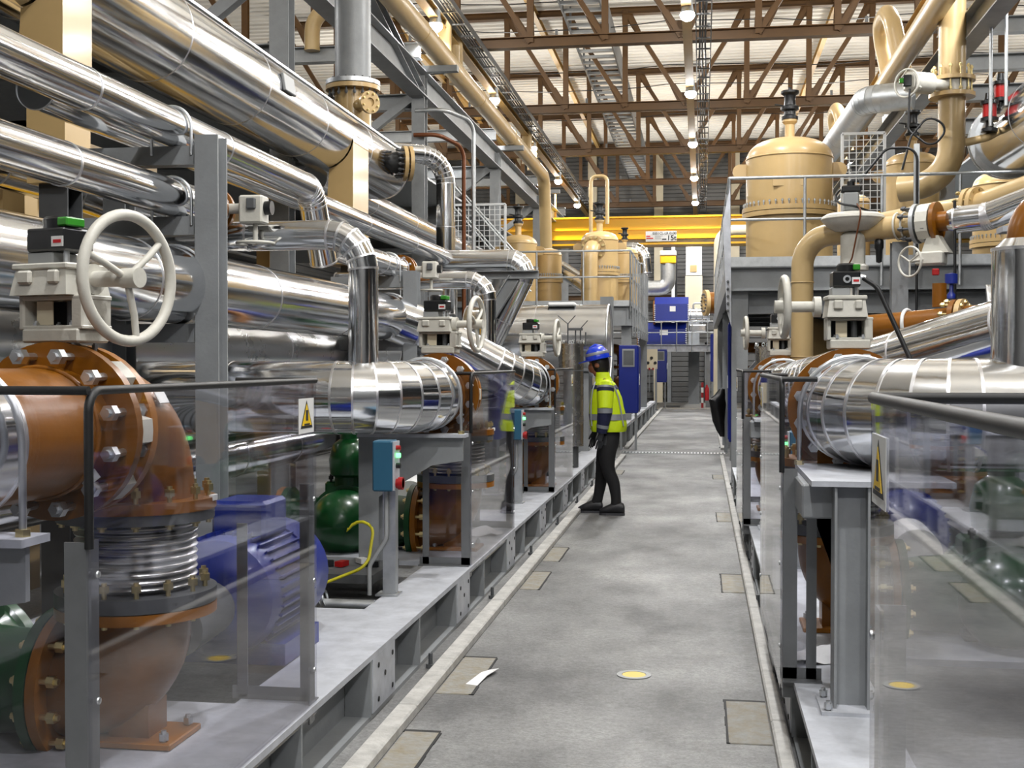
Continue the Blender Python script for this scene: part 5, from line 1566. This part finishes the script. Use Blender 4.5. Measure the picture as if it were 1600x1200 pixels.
# blue cabinets
def cabinet(x0, x1, y0, y1, z0, z1, label, win=True, side=1):
    t = thing('blue_cabinet', label, 'cabinet', ((x0 + x1) / 2, (y0 + y1) / 2, z0), 'blue control cabinets')
    put('body', G().box(((x0 + x1) / 2, (y0 + y1) / 2, (z0 + z1) / 2), (x1 - x0, y1 - y0, z1 - z0), ch=.01), 'blue_cab', t, 20)
    if win:
        w = x1 - x0
        f = put('window_frame', G().bx(x0 + w * .18, x1 - w * .18, y0 - .008, y0, z1 - .38, z1 - .06), 'steel', t, 0)
        put('pane', G().bx(x0 + w * .24, x1 - w * .24, y0 - .012, y0 - .006, z1 - .35, z1 - .09), 'steel_dark', f, 0)
    xs = x1 if side > 0 else x0
    put('door', G().bx(xs, xs + side * .012, y0 + .04, y1 - .04, z0 + .04, z1 - .04), 'blue_cab', t, 0)
    put('handle', G().bx(xs + side * .012, xs + side * .03, y0 + .08, y0 + .1, (z0 + z1) / 2 - .1, (z0 + z1) / 2 + .1), 'zinc', t, 0)
    for sx in (x0 + .04, x1 - .04):
        put('leg', G().bx(sx - .02, sx + .02, y0 + .03, y0 + .07, 0, z0), 'steel', t, 0)
cabinet(-1.46, -1.12, 21.6, 22.4, .66, 1.86, 'blue control cabinet with a small window beyond the person')
cabinet(-1.55, -1.18, 41.0, 41.6, .9, 2.0, 'far blue cabinet with a grey screen at the end of the aisle')
cabinet(.42, .62, 19.5, 20.1, .3, 2.2, 'tall narrow blue cabinet beyond the black bag', False, -1)
cabinet(.5, .75, 24.0, 24.7, .3, 2.3, 'blue cabinet by the far cream pipe', False, -1)
cabinet(.25, .5, 36.0, 36.6, 1.0, 2.4, 'far raised blue cabinet on the platform side', False, -1)
# black bag on a post
t = thing('bag_post', 'slim grey post carrying the black bag', 'post', (.37, 21.3, 0))
put('post', G().bx(.38, .44, 21.27, 21.33, 0, 1.9), 'steel', t, 0)
put('hook', G().sweep([(.38, 21.28, 1.1), (.34, 21.22, 1.1), (.34, 21.22, 1.14)], .008, 8), 'zinc', t, 60)
g = G()
rows = [(1.10, .34, .05), (1.0, .30, .09), (.92, .24, .14), (.86, .25, .14), (.72, .27, .12), (.55, .29, .10), (.4, .315, .07), (.28, .345, .035)]
prof = []
for (z, cx_, w) in rows:
    prof.append((z, cx_, w))
vsb, n = [], 14
for (z, cx_, w) in prof:
    for i in range(n):
        q = 2 * PI * i / n
        rr = 1 + .22 * math.sin(3 * q + z * 9) * .5
        vsb.append((cx_ + w * rr * math.cos(q), 21.2 + w * .6 * rr * math.sin(q), z))
g.add(vsb, [(k * n + i, k * n + (i + 1) % n, (k + 1) * n + (i + 1) % n, (k + 1) * n + i) for k in range(len(prof) - 1) for i in range(n)] + [tuple(reversed(range(n))), tuple(range((len(prof) - 1) * n, len(prof) * n))])
put('black_bag', g, 'bag', None, 25, 'shiny black plastic bag hanging from a post over the kerb', 'bag')

# ================================================================ FAR END MACHINES
def generator(x0, x1, y, z0, z1, label):
    t = thing('blue_machine', label, 'machine', ((x0 + x1) / 2, y, z0), 'blue machines on the far gallery')
    zc = z0 + (z1 - z0) * .7
    put('housing', G().prism([(x0, y, z0), (x1, y, z0), (x1, y, zc), (x0, y, zc)], (0, 1.0, 0)), 'blue', t, 0)
    put('sloped_cover', G().prism([(x0, y, zc), (x0, y + 1, zc), (x0, y + .85, z1), (x0, y + .18, z1)], (x1 - x0, 0, 0)), 'blue', t, 0)
    put('plate', G().bx(x0 + .45 * (x1 - x0), x0 + .62 * (x1 - x0), y - .015, y, z0 + .32, z0 + .5), 'label_white', t, 0)
    put('end_disc', G().cyl((x0 - .06, y + .5, z0 + .3), (x0, y + .5, z0 + .3), .42, n=28), 'orange_flange', t)
    for sx in (x0, x1):
        for i in range(8):
            put('flange_bolt', G().box((sx, y - .01, z0 + .05 + i * .07), (.05, .03, .03)), 'zinc', t, 0)
    return t
generator(-1.62, -.47, 42.2, 3.0, 3.82, 'blue motor housing with a white plate on the far gallery')
generator(-2.2, -.55, 42.6, 2.2, 2.95, 'darker blue base unit under the far motor housing')
t = thing('far_gallery', 'pale grey far gallery deck crossing above the aisle end', 'platform', (-.7, 42, 2.1))
put('deck', G().bx(-4.5, .6, 41.9, 46, 2.05, 2.16), 'steel_light', t, 0)
put('fascia', G().chan((-4.5, 41.85, 2.05), (.6, 41.85, 2.05), .1, .24, .014), 'steel_light', t, 0)
for x in (-1.95, .2, .42):
    put('leg', G().bx(x - .08, x + .08, 42, 42.16, 0, 2.05), 'steel', t, 0)
railing([(-4, 41.85), (.5, 41.85)], 2.16, 'pale tube railing of the far gallery before the blue machine', [(-1.9 + .52 * i, 41.85) for i in range(5)], .8, kick=False)
t = thing('silver_gear', 'silver machine end with pipes beside the blue motor housing', 'machine', (-.1, 42.5, 3.0))
put('body', G().cyl((-.47, 42.8, 3.2), (.25, 42.8, 3.2), .24, n=24), 'cladding', t)
for i in range(4):
    put('ring', G().torus((-.4 + i * .2, 42.8, 3.2), (1, 0, 0), .25, .02, 24, 6), 'zinc', t, 60)
put('pipe_block', G().box((-.15, 42.6, 2.75), (.6, .3, .25), ch=.04), 'cladding', t, 20)
put('small_pipe', G().sweep(path_of([(-.3, 42.5, 3.4), (-.3, 42.5, 3.6), (.2, 42.5, 3.6)], .06, 4), .03, 8), 'galv', t, 60)
t = thing('gauge_panel', 'cream instrument panel with round gauges at the aisle end', 'panel', (-1.75, 40.2, 1.3))
put('panel', G().bx(-2.1, -1.45, 40.2, 40.25, 1.35, 2.0), 'cream', t, 0)
for i in range(5):
    put('gauge', G().cyl((-2.0 + i * .12, 40.16, 1.55 + (i % 2) * .16), (-2.0 + i * .12, 40.2, 1.55 + (i % 2) * .16), .05, n=16), 'black_plastic', t)
for i in range(4):
    put('tap', G().box((-1.95 + i * .12, 40.17, 1.35), (.05, .05, .08)), 'red', t, 0)
    put('drop_tube', G().bx(-1.96 + i * .12, -1.94 + i * .12, 40.2, 40.22, .6, 1.35), 'steel', t, 0)
for sx in (-2.05, -1.5):
    put('leg', G().bx(sx - .03, sx + .03, 40.2, 40.26, 0, 1.4), 'steel', t, 0)
t = thing('air_duct', 'galvanised duct elbow with a yellow collar on the end wall', 'duct', (-1.3, 44, 4.2))
put('duct_run', G().sweep(path_of([(-1.22, 44.2, 5.15), (-1.22, 44.2, 4.25), (-2.0, 44.2, 4.25)], .32, 7), .27, 20), 'duct', t, 60)
put('collar', G().box((-1.22, 44.2, 5.25), (.56, .56, .28), ch=.03), 'crane_yellow', t, 20)
put('top_box', G().box((-1.22, 44.2, 5.48), (.6, .6, .18), ch=.03), 'cream', t, 20)
t = thing('wall_cabinet', 'tall cream wall cabinet below the crane at the end', 'cabinet', (-.45, 45.5, 3.4))
put('body', G().bx(-.62, .0, 45.3, 45.8, 3.5, 4.75), 'cream', t, 0)
put('stack', G().bx(-.6, -.02, 45.35, 45.75, 4.78, 6.1), 'white_paint', t, 0)
put('hatch', G().bx(-.45, -.2, 45.32, 45.35, 4.9, 5.15), 'tan', t, 0)
put('stand', G().bx(-.5, -.1, 45.4, 45.7, 0, 3.5), 'steel', t, 0)
for i, x in enumerate((-2.05, -1.05)):
    put('white_column', G().ibeam((x, 44.9, 2.2), (x, 44.9, 6.8), .12, .12, .012, up=(0, 1, 0)), 'white_paint', None, 0, 'slim white post behind the duct elbow, ' + ('nearer the tan vessels' if i == 0 else 'by the dark downpipe'), 'post', 'slim posts by the duct')
put('dark_downpipe', G().cyl((-.93, 44.3, 2.15), (-.93, 44.3, 5.6), .04, n=10), 'dark', None, 50, 'dark thin downpipe right beside the duct elbow', 'pipe')
t = thing('cream_pipe', 'cream vertical pipe at the platform edge near the aisle end', 'pipe', (.42, 34, 0))
put('pipe', G().sweep(path_of([(.45, 34, 0), (.45, 34, 5.2), (1.4, 34, 5.2)], .4, 6), .14, 20), 'cream', t, 60)
flange(t, (.1, 33.9, 3.2), (1, .25, 0), .36, .1, .1, 14, .025, 'tan', bm='steel_dark')
put('blind_disc', G().cyl((.1, 33.9, 3.2), (.45, 34, 3.2), .3, n=24), 'brown', t)
t = thing('hazard_post', 'red and white striped post with gear beside the end door', 'post', (.05, 41, 0))
for i in range(5):
    put('stripe', G().bx(-.03, .05, 40.9, 40.98, .05 + i * .17, .22 + i * .17), ('red', 'white_paint')[i % 2], t, 0)
put('extinguisher', G().lathe([(.07, 0), (.07, .4), (.03, .48), (.03, .52)], (.16, 40.9, .3), n=14), 'ink_red', t, 40)
# galvanised trough frames along the aisle between skid and cabinet
for i in range(7):
    y = 22.5 + i * 2.1
    t = thing('low_frame', 'low grey steel stand beside the kerb beyond the blue cabinet, %s along' % ordi(i), 'stand', (-1.5, y, 0), 'low grey stands')
    put('post', G().bx(-1.47, -1.39, y, y + .12, 0, .34), 'steel', t, 0)
    put('post', G().bx(-1.47, -1.39, y + 1.6, y + 1.72, 0, .34), 'steel', t, 0)
    put('rail', G().bx(-1.55, -1.39, y - .05, y + 1.8, .34, .40), 'steel_light', t, 0)
# dark machinery masses beyond the cabinet, both sides
for i, (x, y, m1) in enumerate(((-1.95, 30, 'brown'), (-1.9, 35, 'steel'), (.85, 28.5, 'brown'), (.8, 37.5, 'steel'))):
    t = thing('far_pump_set', 'far %s pump set standing low %s' % ('brown' if m1 == 'brown' else 'grey', ('before the gauge panel', 'next to the gauge panel', 'past the blue cabinets under the platform', 'by the striped post')[i]), 'pump', (x, y, 0), 'far pump sets')
    put('casing', G().lathe([(0, -.45), (.2, -.4), (.3, -.2), (.3, .3), (.18, .4), (0, .42)], (x, y, .95), (0, 1, 0), 24), m1, t, 40)
    put('pipe', G().sweep(path_of([(x, y, 1.1), (x, y, 1.9), (x + (-.6 if x < 0 else .6), y, 1.9)], .2, 5), .12, 18), m1, t, 60)
    flange(t, (x, y, 1.45), (0, 0, 1), .24, .11, .06, 8, .02, m1)
    put('frame', G().bx(x - .3, x + .3, y - .5, y + .5, 0, .66), 'steel', t, 0)

# ================================================================ SMALL THINGS ON THE SKIDS
def rag(x, y, z, label, s=1.0):
    g = G()
    n = 9
    vs = []
    for i in range(n):
        for j in range(n):
            u, v = i / (n - 1) - .5, j / (n - 1) - .5
            h = .035 * s * max(0, math.cos(u * 3) * math.cos(v * 3)) + .012 * s * math.sin(9 * u + 4 * v) + .012 * s
            vs.append((x + u * .26 * s + .02 * math.sin(7 * v), y + v * .22 * s + .02 * math.sin(6 * u), z + max(.002, h)))
    g.add(vs, [(i * n + j, i * n + j + 1, (i + 1) * n + j + 1, (i + 1) * n + j) for i in range(n - 1) for j in range(n - 1)])
    put('cleaning_rag', g, 'rag', None, 60, label, 'rag', 'white rags')
rag(.50, 5.3, SK, 'crumpled white rag on the skid beside the footed elbow')
rag(-1.62, 8.75, SK, 'crumpled white rag on the skid inside the second clear guard', 1.2)
t = thing('cable_tray', 'low black cable tray with red and white terminals under the second pump', 'cable tray', (-2.1, 7.1, SK))
put('tray', G().bx(-2.75, -1.85, 6.7, 7.3, SK, SK + .05), 'steel_dark', t, 0)
for i in range(9):
    put('terminal', G().box((-2.65 + i * .09, 7.0 + .08 * math.sin(i * 2), SK + .07), (.05, .08, .03), rz=i), ('red', 'label_white', 'black_plastic')[i % 3], t, 0)
put('earth_cable', G().sweep(path_of([(-2.9, 6.6, SK + .06), (-2.1, 6.55, SK + .02), (-1.85, 6.6, SK + .12), (-1.86, 6.75, SK + .3), (-1.95, 6.8, SK + .42), (-2.02, 6.8, SK + .3)], .1, 5), .009, 8), 'yellow_cable', None, 60, 'yellow-green earth cable curling by the control box post', 'cable')
t = thing('pipe_clamp_bar', 'grey tube with a spring clamp lying across the skid opening', 'tube', (-2.0, 6.2, SK))
put('tube', G().cyl((-2.6, 6.2, SK - .02), (-1.7, 6.2, SK - .02), .03, n=14), 'galv', t)
for i in range(4):
    put('clamp_coil', G().torus((-2.05 + i * .025, 6.2, SK + .01), (1, 0, .2), .045, .008, 16, 6), 'zinc', t, 60)
t = thing('red_lever_valve', 'small chrome pipe joint with a red lever by the first green pump', 'valve', (-2.35, 3.25, .85))
put('joint', G().cyl((-2.5, 3.2, .86), (-2.25, 3.2, .86), .075, n=24).torus((-2.3, 3.2, .86), (1, 0, 0), .08, .012, 24, 8), 'cladding', t, 50)
put('lever', G().bar((-2.4, 3.12, .98), (-2.2, 3.12, 1.0), .025, .012), 'red', t, 0)
put('stem', G().cyl((-2.39, 3.16, .9), (-2.39, 3.14, .98), .01, n=8), 'zinc', t)
put('pipe_tail', G().cyl((-2.9, 3.2, .86), (-2.5, 3.2, .86), .07, n=20), 'blue', t)
t = thing('vent_post', 'short round silver post behind the big clear guard', 'post', (.62, 2.3, SK))
put('tube', G().cyl((.62, 2.25, SK), (.62, 2.25, .66), .05, n=24), 'galv', t)
put('cap', G().lathe([(.055, 0), (.055, .02), (0, .03)], (.62, 2.25, .66), n=24), 'white_paint', t, 40)
# ================================================================ THE PERSON
def person():
    t = thing('person', 'person in blue helmet and yellow high-visibility jacket looking at the pumps', 'person', (-1.0, 12.45, 0))
    Y = 12.45
    # joints: (x, y, z, radius x, radius y)
    J = {}
    verts, edges, rad = [], [], []
    def jv(name, x, y, z, r, r2=None, par=None):
        J[name] = len(verts)
        verts.append((x, Y + y, z))
        rad.append((r, r2 or r))
        if par: edges.append((J[par], J[name]))
    jv('pelvis', -.925, 0, .84, .135, .13)
    jv('waist', -.955, 0, .98, .105, .115, 'pelvis')
    jv('chest', -.955, 0, 1.18, .12, .15, 'waist')
    jv('uchest', -.975, 0, 1.31, .085, .13, 'chest')
    jv('neck', -1.005, 0, 1.40, .05, .05, 'uchest')
    jv('skull0', -1.045, 0, 1.475, .062, .06, 'neck')
    jv('skull1', -1.06, 0, 1.55, .088, .078, 'skull0')
    jv('skull2', -1.055, 0, 1.63, .07, .066, 'skull1')
    jv('nose', -1.145, -.005, 1.525, .016, .016, 'skull1')
    jv('chin', -1.115, -.004, 1.455, .026, .03, 'skull0')
    # legs: near (camera side) leg steps forward, other behind
    for nm, s, kx, ax, tx in (('n', -.085, -.945, -.85, -1.02), ('f', .09, -1.015, -1.07, -1.245)):
        jv('hip' + nm, -.93, s, .77, .115, .105, 'pelvis')
        jv('thigh' + nm, (-.945 + kx) / 2 - .015, s, .62, .1, .095, 'hip' + nm)
        jv('knee' + nm, kx, s, .455, .074, .07, 'thigh' + nm)
        jv('calf' + nm, (kx + ax) / 2 + .015, s, .33, .068, .064, 'knee' + nm)
        jv('ankle' + nm, ax, s, .10, .05, .048, 'calf' + nm)
        jv('heel' + nm, ax + .02, s, .045, .034, .03, 'ankle' + nm)
        jv('ball' + nm, tx + .09, s, .04, .036, .026, 'ankle' + nm)
    for nm, s, ex, wx in (('n', -1, -.965, -1.0), ('f', 1, -1.04, -1.10)):
        jv('sh' + nm, -.965, s * .165, 1.30, .062, .058, 'uchest')
        jv('el' + nm, ex, s * .215, 1.06, .046, .046, 'sh' + nm)
        jv('wr' + nm, wx, s * .20, .845, .031, .031, 'el' + nm)
        jv('palm' + nm, wx - .015, s * .195, .785, .034, .02, 'wr' + nm)
        for k, (dx, L) in enumerate(((-.026, .07), (-.009, .08), (.009, .077), (.026, .062))):
            jv('f%d%s' % (k, nm), wx - .018 + dx, s * .195, .745, .0095, .0095, 'palm' + nm)
            jv('g%d%s' % (k, nm), wx - .026 + dx, s * .185, .745 - L * .55, .0088, .0088, 'f%d%s' % (k, nm))
            jv('h%d%s' % (k, nm), wx - .036 + dx, s * .172, .745 - L, .0075, .0075, 'g%d%s' % (k, nm))
        jv('t0' + nm, wx - .05, s * .185, .785, .011, .011, 'palm' + nm)
        jv('t1' + nm, wx - .064, s * .178, .752, .009, .009, 't0' + nm)
    me = bpy.data.meshes.new('body')
    me.from_pydata(verts, edges, [])
    o = bpy.data.objects.new('tmp_body', me)
    COL.objects.link(o)
    md = o.modifiers.new('skin', 'SKIN')
    md.use_smooth_shade = True
    for i, r in enumerate(rad):
        me.skin_vertices[0].data[i].radius = r
        me.skin_vertices[0].data[i].use_root = (i == 0)
    sb = o.modifiers.new('sub', 'SUBSURF')
    sb.levels = sb.render_levels = 2
    dg = bpy.context.evaluated_depsgraph_get()
    ev = bpy.data.meshes.new_from_object(o.evaluated_get(dg))
    bpy.data.objects.remove(o)
    ev.materials.clear()
    for k in ('skin', 'trousers', 'hivis', 'glove'): ev.materials.append(M[k])
    for p in ev.polygons:
        z = p.center.z
        hand = any((p.center - V((wx_ - .02, Y + s_ * .19, .77))).length < .085 for wx_, s_ in ((-1.0, -1), (-1.10, 1)))
        p.material_index = 0 if z > 1.37 else (3 if hand and z < .86 and abs(p.center.y - Y) > .15 else (2 if z > .9 else 1))
        p.use_smooth = True
    b = bpy.data.objects.new('body', ev)
    link(b, t, (0, 0, 0))
    b.location = -WLOC[t.name]
    # jacket torso: lofted rings (cx, z, half depth x, half width y)
    def loft(rows, n=28, top=False, bot=False, wob=0.0):
        g = G()
        vs = []
        for k, (cx, cy, z, hx, hy) in enumerate(rows):
            for i in range(n):
                q = 2 * PI * i / n
                w = 1 + wob * math.sin(5 * q + k * 1.7) + wob * .6 * math.sin(9 * q - k)
                c, s_ = math.cos(q), math.sin(q)
                e = .82
                vs.append((cx + hx * w * math.copysign(abs(c) ** e, c), Y + cy + hy * w * math.copysign(abs(s_) ** e, s_), z))
        fs = [(k * n + i, k * n + (i + 1) % n, (k + 1) * n + (i + 1) % n, (k + 1) * n + i) for k in range(len(rows) - 1) for i in range(n)]
        if top: fs.append(tuple(range((len(rows) - 1) * n, len(rows) * n)))
        if bot: fs.append(tuple(reversed(range(n))))
        return g.add(vs, fs)
    def row(z):
        T = [(.85, -.945, .178, .185), (.90, -.942, .19, .195), (1.0, -.955, .186, .19), (1.1, -.965, .176, .19), (1.2, -.972, .16, .19), (1.28, -.98, .136, .18), (1.335, -.988, .108, .15), (1.375, -.998, .084, .105), (1.40, -1.004, .072, .078)]
        for a, c in zip(T[:-1], T[1:]):
            if a[0] <= z <= c[0]:
                u = (z - a[0]) / (c[0] - a[0])
                return (a[1] + (c[1] - a[1]) * u, 0, z, a[2] + (c[2] - a[2]) * u, a[3] + (c[3] - a[3]) * u)
    zs = [.85, .875, .92, .96, 1.0, 1.05, 1.1, 1.15, 1.2, 1.24, 1.28, 1.31, 1.335, 1.355, 1.375, 1.40]
    jk = put('jacket', loft([row(z) for z in zs], wob=.012, bot=False), 'hivis', t, 60)
    def grow(z, e):
        a = row(z)
        return (a[0], a[1], a[2], a[3] + e, a[4] + e)
    put('collar', loft([(-.995, 0, 1.375, .088, .095), (-1.005, 0, 1.41, .076, .08), (-1.012, 0, 1.455, .074, .076), (-1.012, 0, 1.452, .064, .066), (-1.0, 0, 1.39, .062, .066)]), 'hivis', jk, 60)
    for z in (1.0,):
        put('reflective_band', loft([grow(z - .03, .001), grow(z - .03, .006), grow(z + .03, .006), grow(z + .03, .001)], wob=.012), 'reflective', jk, 60)
    put('navy_yoke', loft([grow(1.285, .002), grow(1.285, .006), grow(1.325, .007), grow(1.325, .001)]), 'navy', jk, 60)
    # braces of reflective tape over the shoulders
    for s in (-1, 1):
        for sx in (-1, 1):
            pts = []
            for z in (.91, 1.0, 1.1, 1.2, 1.28, 1.33, 1.36):
                cx, _, _, hx, hy = row(z)
                a = .62
                pts.append((cx + sx * (hx * math.cos(a) ** .82 + .006), Y + s * (hy * math.sin(a) ** .82 * (.9 if z < 1.3 else .95) + .004), z))
            g = G()
            vs, fs = [], []
            for p in pts:
                vs += [(p[0], p[1] - .026, p[2]), (p[0], p[1] + .026, p[2])]
            vs += [(q[0] - sx * .012, q[1], q[2]) for q in vs]
            m_ = len(pts)
            for i in range(m_ - 1):
                fs.append((2 * i, 2 * i + 1, 2 * i + 3, 2 * i + 2))
                o_ = 2 * m_
                fs.append((o_ + 2 * i, o_ + 2 * i + 2, o_ + 2 * i + 3, o_ + 2 * i + 1))
                fs.append((2 * i, 2 * i + 2, o_ + 2 * i + 2, o_ + 2 * i))
                fs.append((2 * i + 1, o_ + 2 * i + 1, o_ + 2 * i + 3, 2 * i + 3))
            put('reflective_brace', g.add(vs, fs), 'reflective', jk, 60)
    # sleeves: yellow upper, navy lower with tape
    for nm, s, ex, wx in (('n', -1, -.965, -1.0), ('f', 1, -1.04, -1.10)):
        P0, P1, P2 = V((-.965, Y + s * .15, 1.315)), V((ex, Y + s * .215, 1.06)), V((wx, Y + s * .20, .845))
        put('sleeve', G().sweep([P0 + V((0, -s * .04, .03)), P0, P0.lerp(P1, .35), P0.lerp(P1, .65), P1 + V((0, 0, .02))], [.05, .088, .085, .078, .072], 20), 'hivis', jk, 60)
        put('sleeve_yoke', G().cyl(P0.lerp(P1, .10), P0.lerp(P1, .24), .0885, .0875, n=20, caps=0), 'navy', jk, 60)
        put('sleeve_tape', G().cyl(P0.lerp(P1, .02), P0.lerp(P1, .10), .0895, .0885, n=20, caps=0), 'reflective', jk, 60)
        put('sleeve_tape', G().cyl(P1 + V((0, 0, .035)), P1 + V((0, 0, -.015)), .0775, .0765, n=20, caps=0), 'reflective', jk, 60)
        put('sleeve_navy', G().sweep([P1 + V((0, 0, .0)), P1.lerp(P2, .3), P1.lerp(P2, .7), P2], [.0735, .07, .06, .053], 20), 'navy', jk, 60)
        a, c = P1.lerp(P2, .62), P1.lerp(P2, .78)
        put('sleeve_tape', G().cyl(a, c, .0655, .061, n=20, caps=0), 'reflective', jk, 60)
    # hair, ears, helmet
    put('hair', G().lathe([(.0, -.12), (.05, -.11), (.082, -.06), (.095, 0), (.098, .06), (.08, .1), (0, .12)], (-1.03, Y, 1.53), (-.25, 0, 1), 24), 'hair', t, 60)
    put('ear', G().lathe([(0, -.012), (.02, -.008), (.027, 0), (.018, .008), (0, .01)], (-1.055, Y - .088, 1.525), (0, 1, 0), 14), 'skin', t, 60)
    put('eye', G().lathe([(0, -.012), (.010, -.006), (.012, 0), (.008, .006), (0, .008)], (-1.135, Y - .035, 1.552), (1, 0, 0), 12), 'label_white', t, 60)
    put('face_mask', G().lathe([(0, -.06), (.035, -.05), (.055, -.015), (.056, .02), (.04, .045), (0, .05)], (-1.10, Y, 1.50), (.2, 0, 1), 20), 'skin', t, 60)
    hc = V((-1.055, Y, 1.585))
    tilt = V((-.22, 0, 1)).normalized()
    hm = put('helmet', G().lathe([(.125, 0), (.127, .02), (.122, .05), (.108, .088), (.082, .118), (.045, .134), (0, .138)], hc, tilt, 36), 'helmet', t, 60)
    put('brim', G().lathe([(.12, .0), (.145, .004), (.147, .012), (.12, .018)], hc - tilt * .006, tilt, 36), 'helmet', hm, 60)
    a, b2, d = frame_of(tilt)
    pk = [hc + V((-.11, dy, -.005 - .018)) for dy in (-.09, .09)] + [hc + V((-.19, .05, -.045)), hc + V((-.20, 0, -.048)), hc + V((-.19, -.05, -.045))]
    put('peak', G().prism([pk[0], pk[1], pk[2], pk[3], pk[4]], (0, 0, .012)), 'helmet', hm, 60)
    put('helmet_stripe', G().lathe([(.1245, .046), (.1262, .05), (.117, .076), (.115, .074)], hc, tilt, 36), 'reflective', hm, 60)
    put('helmet_ridge', G().sweep([hc + V((-.085, 0, .105)), hc + V((-.03, 0, .143)), hc + V((.03, 0, .135)), hc + V((.075, 0, .095))], .018, 10), 'helmet', hm, 60)
    # shoes
    for s, ax, tx in ((-.085, -.84, -1.02), (.09, -1.075, -1.255)):
        g = G()
        n = 18
        vs = []
        secs = [(ax + .066, .03, .075, .03), (ax + .055, .046, .11, .0), (ax, .052, .135, 0), (ax - .05, .052, .12, 0), (ax - .11, .055, .09, 0), (tx + .03, .05, .07, 0), (tx - .01, .028, .045, .01)]
        for (x, hw, h, lo) in secs:
            for i in range(n):
                q = 2 * PI * i / n
                vs.append((x, Y + s + hw * math.cos(q), max(.012, .012 + h * .5 + h * .5 * math.sin(q))))
        g.add(vs, [(k * n + i, k * n + (i + 1) % n, (k + 1) * n + (i + 1) % n, (k + 1) * n + i) for k in range(len(secs) - 1) for i in range(n)] + [tuple(reversed(range(n))), tuple(range((len(secs) - 1) * n, len(secs) * n))])
        sh = put('shoe', g, 'shoe', t, 50)
        put('sole', G().prism([(x, Y + s + w, 0) for x, w in ((ax + .065, .02), (ax + .07, -.02), (ax + .03, -.045), (ax - .05, -.042), (ax - .12, -.052), (tx + .02, -.04), (tx - .012, -.01), (tx - .012, .015), (tx + .02, .042), (ax - .12, .05), (ax - .05, .042), (ax + .03, .045))], (0, 0, .024)), 'sole', sh, 0)
        for k in range(4):
            x = ax - .035 - k * .022
            put('lace', G().sweep([(x, Y + s - .032, .118 - k * .010), (x - .006, Y + s, .136 - k * .012), (x - .012, Y + s + .032, .118 - k * .010)], .0035, 6), 'reflective', sh, 60)
person()
